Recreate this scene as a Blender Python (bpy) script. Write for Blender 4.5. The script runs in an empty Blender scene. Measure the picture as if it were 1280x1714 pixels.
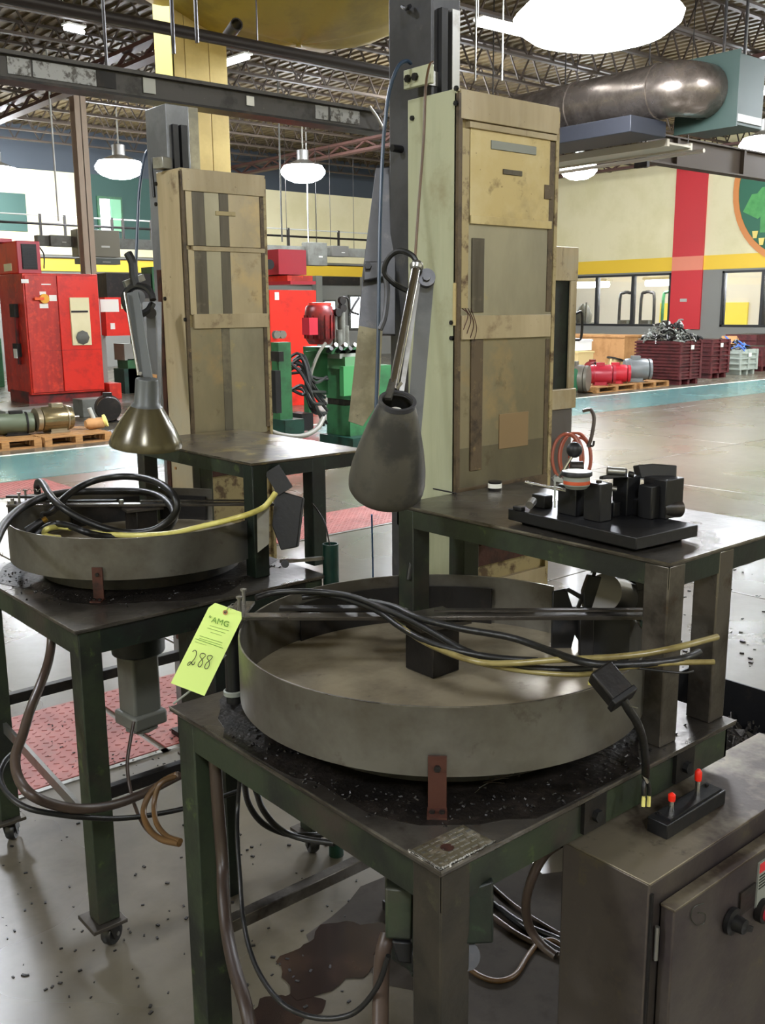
import bpy, bmesh, math, random
from mathutils import Vector, Matrix, Euler
random.seed(7)
S = bpy.context.scene
COL = S.collection

# ---------------- camera ----------------
FPX, PIT, YAW, ROL, H = 1637.0, .2046, .8645, -.00777, 1.6
cp, sp = math.cos(PIT), math.sin(PIT)
FW = Vector((math.cos(YAW)*cp, math.sin(YAW)*cp, -sp))
R0 = Vector((math.sin(YAW), -math.cos(YAW), 0)); U0 = R0.cross(FW)
RT = R0*math.cos(ROL)+U0*math.sin(ROL); UP = -R0*math.sin(ROL)+U0*math.cos(ROL)
CAM = Vector((0, 0, H))
cam = bpy.data.cameras.new('camera'); co = bpy.data.objects.new('camera', cam); COL.objects.link(co)
cam.sensor_fit = 'VERTICAL'; cam.sensor_height = 36; cam.lens = FPX/1714*36
cam.clip_start = .05; cam.clip_end = 200
co.matrix_world = Matrix(((RT.x, UP.x, -FW.x, 0), (RT.y, UP.y, -FW.y, 0), (RT.z, UP.z, -FW.z, H), (0, 0, 0, 1)))
S.camera = co

# ---------------- world, exposure ----------------
w = bpy.data.worlds.new('world'); S.world = w; w.use_nodes = True
w.node_tree.nodes['Background'].inputs[0].default_value = (.5, .55, .6, 1)
w.node_tree.nodes['Background'].inputs[1].default_value = .3
S.view_settings.view_transform = 'Standard'; S.view_settings.look = 'None'
S.view_settings.gamma = 1; S.view_settings.use_curve_mapping = False
S.view_settings.exposure = 0.0
LAMP = 135.0            # strength of the glowing high bay lenses
S.cycles.max_bounces = 6; S.cycles.diffuse_bounces = 4; S.cycles.glossy_bounces = 4
S.cycles.sample_clamp_indirect = 6
S.cycles.use_denoising = True

# a pixel of the photograph turned into a point on a plane or at a depth
def ray(x, y): return FW+RT*((x-640)/FPX)-UP*((y-857)/FPX)
GZ = -.153            # level of the hall floor under the camera's foot; the bench tops are the zero reference's .80
def PZ(x, y, z=GZ): d = ray(x, y); return CAM+d*((z-H)/d.z)
def PX(x, y, v): d = ray(x, y); return CAM+d*(v/d.x)
def PY(x, y, v): d = ray(x, y); return CAM+d*(v/d.y)
def PD(x, y, d): return CAM+ray(x, y)*d

# ---------------- materials ----------------
def lin(h):
    h = h.lstrip('#'); v = [int(h[i:i+2], 16)/255 for i in (0, 2, 4)]
    return tuple((c/12.92 if c <= .04045 else ((c+.055)/1.055)**2.4) for c in v)+(1,)
MATS = {}
def mat(name, col, metal=0.0, rough=.5, layers=(), bump=0.0, bscale=40, rvar=0.0, rscale=3, spec=.5, emit=0, coat=0, alpha_t=0, stretch=(1, 1, 1)):
    """layers: (scale, colour, low, high, stretch) noise-masked overlays"""
    if name in MATS: return MATS[name]
    m = bpy.data.materials.new(name); m.use_nodes = True; MATS[name] = m
    n = m.node_tree.nodes; L = m.node_tree.links
    b = n['Principled BSDF']; b.inputs['Metallic'].default_value = metal; b.inputs['Roughness'].default_value = rough
    b.inputs['Specular IOR Level'].default_value = spec
    b.inputs['Coat Weight'].default_value = coat; b.inputs['Coat Roughness'].default_value = .15
    if alpha_t: b.inputs['Transmission Weight'].default_value = alpha_t
    c = lin(col); b.inputs['Base Color'].default_value = c
    m.diffuse_color = c
    if emit:
        b.inputs['Emission Color'].default_value = c; b.inputs['Emission Strength'].default_value = emit
    tc = n.new('ShaderNodeTexCoord'); cur = None
    for i, l in enumerate(layers):
        sc, lc, lo, hi = l[:4]; st = l[4] if len(l) > 4 else (1, 1, 1)
        mp = n.new('ShaderNodeMapping'); mp.inputs['Scale'].default_value = st; mp.inputs['Location'].default_value = (i*7.3, i*3.1, i*1.7)
        L.new(tc.outputs['Object'], mp.inputs['Vector'])
        nz = n.new('ShaderNodeTexNoise'); nz.inputs['Scale'].default_value = sc; nz.inputs['Detail'].default_value = 6; nz.inputs['Roughness'].default_value = .65
        L.new(mp.outputs[0], nz.inputs['Vector'])
        r = n.new('ShaderNodeMapRange'); r.inputs['From Min'].default_value = lo; r.inputs['From Max'].default_value = hi
        L.new(nz.outputs['Fac'], r.inputs['Value'])
        mx = n.new('ShaderNodeMix'); mx.data_type = 'RGBA'; mx.inputs['A'].default_value = c; mx.inputs['B'].default_value = lin(lc)
        L.new(r.outputs[0], mx.inputs['Factor'])
        if cur: L.new(cur, mx.inputs['A'])
        cur = mx.outputs['Result']
    if cur: L.new(cur, b.inputs['Base Color'])
    if rvar:
        nz = n.new('ShaderNodeTexNoise'); nz.inputs['Scale'].default_value = rscale; nz.inputs['Detail'].default_value = 2
        L.new(tc.outputs['Object'], nz.inputs['Vector'])
        r = n.new('ShaderNodeMapRange'); r.inputs['From Min'].default_value = .2; r.inputs['From Max'].default_value = .8
        r.inputs['To Min'].default_value = max(.03, rough-rvar); r.inputs['To Max'].default_value = min(1, rough+rvar)
        L.new(nz.outputs['Fac'], r.inputs['Value']); L.new(r.outputs[0], b.inputs['Roughness'])
    if bump:
        nz = n.new('ShaderNodeTexNoise'); nz.inputs['Scale'].default_value = bscale; nz.inputs['Detail'].default_value = 4
        L.new(tc.outputs['Object'], nz.inputs['Vector'])
        bp = n.new('ShaderNodeBump'); bp.inputs['Strength'].default_value = bump; bp.inputs['Distance'].default_value = .01
        L.new(nz.outputs['Fac'], bp.inputs['Height']); L.new(bp.outputs[0], b.inputs['Normal'])
    return m
V9 = (1, 1, .12)      # vertical streaks
M_top = mat('oily_steel_top', '#67625b', .7, .32, [(5, '#39342f', .46, .62), (22, '#473a30', .6, .72), (1.5, '#4d4842', .45, .6)], .08, 60, .12, 5)
M_pan = mat('galvanised_sheet', '#77756e', .7, .42, [(3, '#5b564e', .42, .62), (9, '#453a30', .6, .75)], .05, 40, .1, 4)
M_panin = mat('turntable_disc_steel', '#a4987f', .35, .45, [(4, '#7d725f', .42, .62), (14, '#5a4e42', .62, .75)], .04, 50, .12, 4)
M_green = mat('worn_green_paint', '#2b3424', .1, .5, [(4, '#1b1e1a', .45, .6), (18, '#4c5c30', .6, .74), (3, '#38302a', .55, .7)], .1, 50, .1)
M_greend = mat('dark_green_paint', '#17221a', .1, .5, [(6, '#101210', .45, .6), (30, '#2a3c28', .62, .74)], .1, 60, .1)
M_drk = mat('blackened_steel', '#232120', .5, .45, [(8, '#38312b', .52, .7)], .1, 60, .12)
M_blk = mat('black_machined_steel', '#161618', .2, .45, [(20, '#2b2522', .6, .75)], .05, 80, .08)
M_rub = mat('black_rubber', '#131313', 0, .42, [(12, '#292624', .55, .7)], .1, 90)
M_rust = mat('rusty_bracket', '#4a2a20', .3, .6, [(20, '#2a1a16', .5, .65)], .15, 60)
M_beige = mat('grimy_cream_paint', '#b8a888', .05, .42, [(2.5, '#988866', .42, .6, V9), (9, '#66503a', .6, .75), (45, '#5a4528', .66, .73), (1.5, '#aaa28a', .5, .65), (14, '#4c382a', .66, .76, V9)], .05, 40, .1)
M_side = mat('pale_green_cream_paint', '#aeb093', .05, .4, [(5, '#9a9d80', .42, .6, V9), (3, '#8d8566', .6, .75)], .03, 30, .1)
M_film = mat('stained_cover_sheet', '#877d62', .3, .42, [(2.2, '#6f6750', .4, .62, (1, 1, .4)), (6, '#94805a', .55, .7), (12, '#5c4c34', .62, .78)], .04, 30, .12)
M_filmy = mat('yellowed_cover_sheet', '#bda974', .15, .4, [(2.5, '#cbbd92', .45, .65), (18, '#7d6942', .6, .76), (2, '#94835c', .5, .62), (60, '#6a5534', .66, .72)], .03, 30, .1)
M_filmg = mat('grey_cover_sheet', '#9a947f', .4, .38, [(2, '#7c7665', .42, .62, (1, 1, .4)), (8, '#a39468', .6, .74)], .03, 30, .12)
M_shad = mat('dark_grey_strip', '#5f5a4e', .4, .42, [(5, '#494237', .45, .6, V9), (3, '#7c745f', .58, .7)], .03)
M_brown = mat('brown_grime_strip', '#584935', .1, .5, [(12, '#35281c', .5, .62), (30, '#7d6a48', .6, .7)], .1, 50)
M_edge = mat('worn_cream_edge', '#a5956c', .1, .45, [(20, '#5b4630', .5, .62)], .05)
M_post = mat('dark_grey_post_paint', '#4d4d50', .3, .45, [(4, '#3d3d40', .42, .6), (14, '#5c5a58', .6, .72)], .05, 60, .1)
M_postl = mat('light_grey_post_paint', '#85878a', .3, .45, [(4, '#6d6f72', .42, .6)], .05, 60)
M_chr = mat('bright_steel', '#c9c9c6', 1, .18)
M_sil = mat('brushed_steel', '#9b9a96', .9, .35, [(10, '#6e6a62', .5, .7)])
M_alu = mat('aluminium', '#b9b9b6', .8, .35)
M_white = mat('white_paint', '#e8e6dc', 0, .5)
M_red = mat('red_machine_paint', '#c02818', .0, .4, [(2.5, '#9c2015', .45, .62, V9), (9, '#d83a20', .5, .7)], .04, 20, .1)
M_redb = mat('bright_red_paint', '#dc2410', 0, .38, [(3, '#b81c10', .5, .7)])
M_redd = mat('dark_red_paint', '#7c1a18', .1, .4, [(4, '#3e1216', .45, .62)])
M_pink = mat('red_plastic_casing', '#a82434', 0, .35)
M_hgreen = mat('bright_green_paint', '#285f38', 0, .45, [(4, '#1f4a2b', .45, .62)])
M_teal = mat('dark_teal_paint', '#123a30', .1, .4, [(4, '#0d2620', .45, .62)])
M_gry = mat('grey_box_paint', '#5e5f58', .1, .5, [(4, '#4d4c44', .45, .62)])
M_gryl = mat('light_grey_paint', '#858880', .1, .5)
M_wood = mat('pallet_wood', '#a97c48', 0, .7, [(5, '#7a5630', .45, .65, (1, 6, 6))], .2, 40)
M_card = mat('brown_cardboard', '#b98a58', 0, .8, [(3, '#a87a4a', .45, .6)])
M_cardl = mat('pale_cardboard', '#d8c088', 0, .8)
M_wbox = mat('white_card', '#ececea', 0, .7)
M_crate = mat('maroon_crate_plastic', '#5e2426', 0, .45, [(6, '#46191c', .45, .6)])
M_crateg = mat('olive_crate_plastic', '#5a6a48', 0, .5)
M_crates = mat('grey_crate_plastic', '#9fa79d', 0, .5)
M_tag = mat('yellow_green_card_tag', '#dcf58c', 0, .55)
M_ink = mat('dark_ink', '#20241c', 0, .6)
M_inkg = mat('green_ink', '#6f9c3a', 0, .6)
M_yel = mat('yellow_tubing', '#d8cf78', 0, .35, [(8, '#b5a850', .5, .65)])
M_yel2 = mat('clear_yellowed_tubing', '#8c8050', 0, .3, [(8, '#6a5c34', .5, .65)])
M_bcab = mat('brown_grey_cable', '#473a31', 0, .4, [(9, '#3c302a', .5, .65)])
M_ocab = mat('orange_brown_cable', '#5e4426', 0, .4, [(9, '#40301e', .4, .7)])
M_hose = mat('red_brown_air_hose', '#a2543e', 0, .35)
M_tarp = mat('yellow_tarp_vinyl', '#9a8426', 0, .5, [(2, '#847020', .45, .6)])
M_duct = mat('galvanised_duct', '#8a8078', .85, .3, [(3, '#6b625a', .45, .6)], 0, 10, .1)
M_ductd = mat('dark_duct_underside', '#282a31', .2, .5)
M_dgb = mat('green_fan_box_paint', '#22362f', .1, .5)
M_beam = mat('dark_grey_rail_paint', '#4a4744', .3, .5, [(6, '#33302d', .5, .65), (30, '#6a6660', .66, .74)], .1, 40)
M_pipe = mat('black_pipe', '#2c2624', .3, .45)
M_yclad = mat('yellow_cream_column_paint', '#d8c078', 0, .5, [(1.5, '#c4ac68', .45, .62)])
M_ycl = mat('bright_yellow_column_paint', '#ecd878', 0, .5)
M_ceil = mat('roof_deck_sheet', '#6e5f42', .2, .6, [(.6, '#544833', .45, .62)])
M_joist = mat('joist_steel', '#41362b', .2, .6)
M_joistr = mat('red_girder_steel', '#4c3028', .2, .6)
M_wcream = mat('cream_wall_paint', '#ebe2b8', 0, .55, [(.5, '#e2d9aa', .45, .6)])
M_wyel = mat('yellow_stripe_paint', '#f0c838', 0, .5)
M_wgrey = mat('grey_wall_paint', '#84847e', 0, .6)
M_wdk = mat('dark_blue_grey_wall', '#3a424a', 0, .6)
M_wgreen = mat('green_wall_paint', '#23483f', 0, .55)
M_wred = mat('red_stripe_paint', '#cc2c34', 0, .45)
M_wpk = mat('salmon_stripe_paint', '#e88c70', 0, .5)
M_conc = mat('polished_concrete', '#5f5951', 0, .28, [(.8, '#4c4539', .2, .85), (3, '#48423a', .3, 1.0), (9, '#767066', .3, 1.0), (1.7, '#544e3a', .2, 1.0)], .02, 30, .05, .9, .8)
M_joint = mat('floor_joint_dirt', '#3a3632', 0, .8)
M_aisle = mat('teal_aisle_paint', '#477878', 0, .25, [(.7, '#3a6260', .3, .8), (5, '#66908c', .3, .95)], .02, 7, .06, 2, .8)
M_line = mat('white_line_paint', '#d8d8c8', 0, .5)
M_plate = mat('red_tread_plate', '#a05a52', .05, .5, [(3, '#844a46', .4, .7), (10, '#74544e', .5, .8)], .03, 30, .1)
M_oil = mat('dark_oil_stain', '#241a16', 0, .2, [(6, '#3a2a22', .5, .7)])
M_chip = mat('oily_metal_chips', '#3b3835', .6, .4, [(30, '#6e6a66', .6, .7)], .3, 60)
M_glass = mat('window_glass', '#ffffff', 0, .02, alpha_t=1)
M_lamp = mat('glowing_lens', '#f2f7ff', 0, .5, emit=LAMP)
M_tube = mat('glowing_tube', '#f6faff', 0, .5, emit=25)
M_tube2 = mat('bright_glowing_tube', '#f8fbff', 0, .5, emit=110)
M_day = mat('bright_daylight_pane', '#f4faff', 0, .5, emit=2.2)
M_lgreen = mat('emblem_leaf_green', '#55a85a', 0, .5, [(3, '#3f8e48', .4, .7)])
M_lgreen2 = mat('emblem_dark_green', '#2a6a50', 0, .5)
M_orange = mat('emblem_orange', '#d88a48', 0, .5)
M_pipew = mat('pale_conduit', '#b0b0a8', .1, .5)
M_lime = mat('lime_tag', '#7cf040', 0, .5)
M_purp = mat('purple_plastic', '#5a3aa0', 0, .5)
M_shade = mat('grey_enamel_shade', '#55524a', .25, .42, [(7, '#3c3b38', .48, .6), (3, '#4a505a', .58, .66)], .04, 50, .1)
M_shade2 = mat('glossy_olive_enamel_shade', '#5c553c', .3, .24, [(4, '#3c3628', .48, .64)], .02, 40, .06, 4, .6)
M_cab = mat('oily_grey_cabinet', '#57504a', .55, .42, [(3, '#40383a', .45, .62), (12, '#6a6048', .6, .75)], .06, 50, .12, 3)
M_cabt = mat('cabinet_top', '#7b7260', .5, .45, [(3, '#3c3028', .5, .62), (20, '#4a4238', .6, .7)], .08, 50, .1, 3)

# ---------------- mesh builder ----------------
def rotm(a=None):
    if a is None: return Matrix.Identity(3)
    if isinstance(a, (int, float)): return Matrix.Rotation(a, 3, 'Z')
    if isinstance(a, Matrix): return a.to_3x3()
    return Euler(a).to_matrix()
def frame(d):
    d = Vector(d).normalized(); a = Vector((0, 0, 1)) if abs(d.z) < .9 else Vector((1, 0, 0))
    x = a.cross(d).normalized(); return x, d.cross(x)
class MB:
    def __init__(s): s.v = []; s.f = []
    def add(s, vs, fs):
        k = len(s.v); s.v += [Vector(v) for v in vs]; s.f += [[k+i for i in f] for f in fs]; return s
    def box(s, x0, x1, y0, y1, z0, z1):
        return s.add([(x, y, z) for z in (z0, z1) for y in (y0, y1) for x in (x0, x1)],
                     [(0, 2, 3, 1), (4, 5, 7, 6), (0, 1, 5, 4), (2, 6, 7, 3), (0, 4, 6, 2), (1, 3, 7, 5)])
    def ob(s, c, size, rot=None):
        R = rotm(rot); c = Vector(c); a, b, d = [q/2 for q in size]
        return s.add([c+R@Vector((x, y, z)) for z in (-d, d) for y in (-b, b) for x in (-a, a)],
                     [(0, 2, 3, 1), (4, 5, 7, 6), (0, 1, 5, 4), (2, 6, 7, 3), (0, 4, 6, 2), (1, 3, 7, 5)])
    def bar(s, p, q, w, h, up=(0, 0, 1)):
        p, q = Vector(p), Vector(q); d = (q-p).normalized(); u = Vector(up)
        if abs(d.dot(u)) > .98: u = Vector((1, 0, 0))
        x = d.cross(u).normalized(); y = x.cross(d)
        return s.add([a+x*i*w/2+y*j*h/2 for a in (p, q) for j in (-1, 1) for i in (-1, 1)],
                     [(0, 1, 3, 2), (4, 6, 7, 5), (0, 4, 5, 1), (2, 3, 7, 6), (0, 2, 6, 4), (1, 5, 7, 3)])
    def cyl(s, p, q, r, r2=None, n=16, caps=True):
        p, q = Vector(p), Vector(q); r2 = r if r2 is None else r2; x, y = frame(q-p); vs = []
        for c, rr in ((p, r), (q, r2)):
            for i in range(n):
                a = 2*math.pi*i/n; vs.append(c+(x*math.cos(a)+y*math.sin(a))*rr)
        fs = [(i, (i+1) % n, n+(i+1) % n, n+i) for i in range(n)]
        if caps: fs += [tuple(range(n-1, -1, -1)), tuple(range(n, 2*n))]
        return s.add(vs, fs)
    def lathe(s, prof, p, d=(0, 0, 1), n=24, closed=False):
        """prof: (radius, distance along d)"""
        p = Vector(p); d = Vector(d).normalized(); x, y = frame(d); vs = []
        for r, t in prof:
            for i in range(n):
                a = 2*math.pi*i/n; vs.append(p+d*t+(x*math.cos(a)+y*math.sin(a))*max(r, 1e-5))
        fs = []; m = len(prof)
        for k in range(m if closed else m-1):
            k2 = (k+1) % m
            for i in range(n):
                fs.append((k*n+i, k*n+(i+1) % n, k2*n+(i+1) % n, k2*n+i))
        if not closed:
            if prof[0][0] > 1e-4: fs.append(tuple(range(n-1, -1, -1)))
            if prof[-1][0] > 1e-4: fs.append(tuple((m-1)*n+i for i in range(n)))
        return s.add(vs, fs)
    def tube(s, pts, r, n=8, sub=5, r2=None):
        P = [Vector(p) for p in pts]
        if len(P) > 2 and sub > 1:
            Q = []
            E = [P[0]*2-P[1]]+P+[P[-1]*2-P[-2]]
            for i in range(1, len(E)-2):
                a, b, c, d = E[i-1:i+3]
                for k in range(sub):
                    t = k/sub
                    Q.append(.5*((2*b)+(c-a)*t+(2*a-5*b+4*c-d)*t*t+(3*b-a-3*c+d)*t*t*t))
            Q.append(P[-1]); P = Q
        vs = []; x = None; m = len(P)
        for i, p in enumerate(P):
            t = (P[min(i+1, m-1)]-P[max(i-1, 0)]).normalized()
            if x is None: x, y = frame(t)
            x = (x-t*x.dot(t)).normalized(); y = t.cross(x)
            rr = r if r2 is None else r+(r2-r)*i/(m-1)
            for k in range(n):
                a = 2*math.pi*k/n; vs.append(p+(x*math.cos(a)+y*math.sin(a))*rr)
        fs = [(i*n+k, i*n+(k+1) % n, (i+1)*n+(k+1) % n, (i+1)*n+k) for i in range(m-1) for k in range(n)]
        fs += [tuple(range(n-1, -1, -1)), tuple((m-1)*n+k for k in range(n))]
        return s.add(vs, fs)
    def prism(s, pts, off):
        off = Vector(off); P = [Vector(p) for p in pts]; n = len(P)
        return s.add(P+[p+off for p in P], [tuple(range(n-1, -1, -1)), tuple(range(n, 2*n))]+[(i, (i+1) % n, n+(i+1) % n, n+i) for i in range(n)])
    def ring(s, c, R0, R1, z0, z1, a0=0, a1=2*math.pi, n=64):
        cx, cy = c; full = abs(a1-a0-2*math.pi) < 1e-6; m = n if full else n+1; vs = []
        for i in range(m):
            a = a0+(a1-a0)*i/n; ca, sa = math.cos(a), math.sin(a)
            vs += [(cx+R0*ca, cy+R0*sa, z0), (cx+R1*ca, cy+R1*sa, z0), (cx+R1*ca, cy+R1*sa, z1), (cx+R0*ca, cy+R0*sa, z1)]
        fs = []
        for i in range(n):
            j = (i+1) % m
            for k in range(4): fs.append((i*4+k, i*4+(k+1) % 4, j*4+(k+1) % 4, j*4+k))
        if not full: fs += [(3, 2, 1, 0), tuple((m-1)*4+k for k in range(4))]
        return s.add(vs, fs)
    def disc(s, c, r, z0, z1, n=48):
        return s.cyl((c[0], c[1], z0), (c[0], c[1], z1), r, n=n)
    def bolt(s, p, d, r=.008, h=.006):
        d = Vector(d).normalized(); return s.cyl(p, Vector(p)+d*h, r, n=6)

ORI = {}
def part(name, mb, m, parent=None, label=None, bev=0, kind=None, off=None, smooth=True):
    me = bpy.data.meshes.new(name)
    o3 = Vector(ORI.get(parent.name, (0, 0, 0))) if parent is not None else Vector(off or (0, 0, 0))
    me.from_pydata([v-o3 for v in mb.v], [], mb.f)
    me.materials.append(m)
    bm = bmesh.new(); bm.from_mesh(me); bmesh.ops.recalc_face_normals(bm, faces=bm.faces); bm.to_mesh(me); bm.free()
    if smooth:
        me.polygons.foreach_set('use_smooth', [True]*len(me.polygons)); me.set_sharp_from_angle(angle=math.radians(38))
    o = bpy.data.objects.new(name, me); COL.objects.link(o)
    if parent is not None: o.parent = parent; ORI[o.name] = o3
    else: o.location = o3
    if label: o['label'] = label
    if kind: o['kind'] = kind
    if bev:
        b = o.modifiers.new('bevel', 'BEVEL'); b.width = bev; b.segments = 2; b.limit_method = 'ANGLE'; b.angle_limit = math.radians(50)
    return o
def thing(name, label, cat, loc, group=None, world=True):
    """Empty at the thing's base; parts given in world coordinates (world=True) or around the base (False)"""
    o = bpy.data.objects.new(name, None); COL.objects.link(o); o.empty_display_size = .1
    o.location = loc; o['label'] = label; o['category'] = cat
    if group: o['group'] = group
    ORI[o.name] = Vector(loc) if world else Vector((0, 0, 0))
    return o
def single(name, mb, m, label, cat, group=None, bev=0, kind=None):
    """a thing that is one mesh: origin at its base"""
    lo = Vector((sum(v.x for v in mb.v)/len(mb.v), sum(v.y for v in mb.v)/len(mb.v), min(v.z for v in mb.v)))
    o = part(name, mb, m, None, label, bev, kind, off=lo); o['category'] = cat
    if group: o['group'] = group
    return o
def struct(name, mb, m, bev=0, parent=None):
    return part(name, mb, m, parent, bev=bev, kind='structure' if parent is None else None)
def dup(root, loc, rz=None, label=None, group=None):
    r = root.copy(); COL.objects.link(r); r.location = loc
    if rz is not None: r.rotation_euler = (0, 0, rz)
    if label: r['label'] = label
    if group: r['group'] = group
    for ch in list(root.children):
        c = ch.copy(); COL.objects.link(c); c.parent = r
        for g in list(ch.children):
            d = g.copy(); COL.objects.link(d); d.parent = c
    return r
def text(s, size, m, parent, p, xdir, ydir, name='lettering', ext=.0005):
    cu = bpy.data.curves.new(name, 'FONT'); cu.body = s; cu.size = size; cu.extrude = ext
    cu.resolution_u = 3; tmp = bpy.data.objects.new('tmp', cu); COL.objects.link(tmp); bpy.context.view_layer.update()
    me = bpy.data.meshes.new_from_object(tmp.evaluated_get(bpy.context.evaluated_depsgraph_get())); bpy.data.objects.remove(tmp)
    me.materials.clear(); me.materials.append(m); o = bpy.data.objects.new(name, me); COL.objects.link(o)
    X = Vector(xdir).normalized(); Y = Vector(ydir); Y = (Y-X*Y.dot(X)).normalized(); Z = X.cross(Y)
    o3 = ORI.get(parent.name, Vector((0, 0, 0))); q = Vector(p)-o3
    o.parent = parent
    o.matrix_local = Matrix(((X.x, Y.x, Z.x, q.x), (X.y, Y.y, Z.y, q.y), (X.z, Y.z, Z.z, q.z), (0, 0, 0, 1)))
    return o
# ================= the setting =================
CZ = 7.0; XW = 30.0; YW = 30.0; LO = -10.0
o = struct('floor', MB().box(LO, XW+7, LO, YW, GZ-.14, GZ-.03), M_joint)
ORI['floor'] = Vector((0, 0, 0)); floor = o
ys = [LO, -6.5, -3.2, 0.4, 4.0, 6.6, 9.8, 13.0, 15, 18, 21, 24, 27, YW]; xs = [LO+i*3.1 for i in range(13)]+[XW]
for i in range(len(xs)-1):
    for j in range(len(ys)-1):
        part('slab', MB().box(xs[i]+.006, xs[i+1]-.006, ys[j]+.006, ys[j+1]-.006, GZ-.05, GZ), M_conc, floor, bev=.004)
YA0, YA1 = PZ(0, 808).y, PZ(0, 765).y
struct('trim_1', MB().box(LO, XW-.05, YA0, YA1, GZ, GZ+.003), M_aisle)
struct('trim_2', MB().box(LO, XW-.05, YA1, YA1+.09, GZ, GZ+.005), M_line)
struct('ceiling', MB().box(LO, XW+.3, LO, YW+.3, CZ, CZ+.1), M_ceil)
# deck ribs, coarse corrugation running across the joists
ORI['ceiling'] = Vector((0, 0, 0))
mb = MB()
for i in range(134): mb.box(-3+i*.25, -3+i*.25+.09, 3, YW, CZ-.04, CZ)
part('deck_ribs', mb, M_ceil, bpy.data.objects['ceiling'], kind='stuff', smooth=False)
struct('wall_left', MB().box(LO-.2, LO, LO, YW, GZ, CZ), M_wcream)
struct('wall_near', MB().box(LO, XW, LO-.2, LO, GZ, CZ), M_wcream)

# open web joists
def joist_mb(x0, x1, y, z0, z1, pitch, t=.05):
    mb = MB(); mb.box(x0, x1, y-t, y+t, z1-.045, z1); mb.box(x0, x1, y-t, y+t, z0, z0+.045)
    n = int((x1-x0)/pitch)
    for i in range(n):
        a = x0+i*pitch; b = a+pitch/2; c = a+pitch
        mb.bar((a, y, z0+.02), (b, y, z1-.02), .03, .03); mb.bar((b, y, z1-.02), (c, y, z0+.02), .03, .03)
    return mb
base = struct('roof_joist', joist_mb(-2, XW, 0, 6.3, CZ-.05, .72), M_joist)
base.location.y = 6.0
for i in range(1, 17):
    c = base.copy(); COL.objects.link(c); c.location.y = 6.0+i*1.5
for gx in (9.0, 18.5, 27.5):
    mb = MB(); mb.box(gx-.12, gx+.12, 2, YW, 5.95, 6.02); mb.box(gx-.12, gx+.12, 2, YW, 6.22, 6.29)
    for i in range(24):
        y = 2+i*1.16; mb.bar((gx, y, 6.0), (gx, y+.58, 6.24), .05, .05); mb.bar((gx, y+.58, 6.24), (gx, y+1.16, 6.0), .05, .05)
    struct('roof_girder', mb, M_joistr)

# ---- right wall (plane X = XW) ----
def yr(px, py=500): return PX(px, py, XW).y
ZB0, ZB1, ZS = 2.80, 3.26, .94
yA0, yA1 = yr(1122), 27.2            # long window
yB1, yB0 = yr(1207), yr(1300)-1.6    # right window
ZT = 2.74
w = MB()
w.box(XW, XW+.2, LO, YW, GZ, ZS); w.box(XW, XW+.2, LO, yB0, ZS, ZT); w.box(XW, XW+.2, yB1, yA0, ZS, ZT); w.box(XW, XW+.2, yA1, YW, ZS, ZT); w.box(XW, XW+.2, LO, YW, ZT, ZB0)
wr = struct('wall_right', w, M_wgrey); ORI['wall_right'] = Vector((0, 0, 0))
part('upper_panel', MB().box(XW, XW+.2, LO, YW, ZB1, CZ), M_wcream, wr)
part('yellow_band', MB().box(XW-.01, XW+.2, LO, YW, ZB0, ZB1), M_wyel, wr)
yR0, yR1 = yr(1174), yr(1123)
part('red_pilaster', MB().box(XW-.06, XW+.01, yR0, yR1, .85, ZB0), M_wred, wr)
part('red_pilaster', MB().box(XW-.06, XW+.01, yR0, yR1, ZB1, 6.6), M_wred, wr)
part('salmon_panel', MB().box(XW-.06, XW-.005, yR0, yR1, ZB0, ZB1), M_wpk, wr)
part('sign_plate', MB().box(XW-.08, XW-.06, yr(1151)+.0, yr(1140), PX(1145, 505, XW).z, PX(1145, 500, XW).z), M_pipew, wr)
def window(n, y0, y1, mull):
    wn = struct('window_%d' % n, MB().box(XW-.03, XW+.15, y0, y0+.08, ZS, ZT).box(XW-.03, XW+.15, y1-.08, y1, ZS, ZT).box(XW-.03, XW+.15, y0, y1, ZS, ZS+.07).box(XW-.03, XW+.15, y0, y1, ZT-.07, ZT), mat('dark_window_frame', '#26282a', .2, .4))
    ORI[wn.name] = Vector((0, 0, 0))
    e = [y0+.08]+mull+[y1-.08]
    for m_ in mull: part('mullion', MB().box(XW-.03, XW+.15, m_-.05, m_+.05, ZS+.07, ZT-.07), MATS['dark_window_frame'], wn)
    for a, b in zip(e[:-1], e[1:]): part('pane', MB().box(XW+.05, XW+.06, a, b, ZS+.07, ZT-.07), M_glass, wn)
window(1, yA0, yA1, [yr(1058), yr(998), yr(968)+.6])
window(2, yB0, yB1, [yr(1275)])
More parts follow.
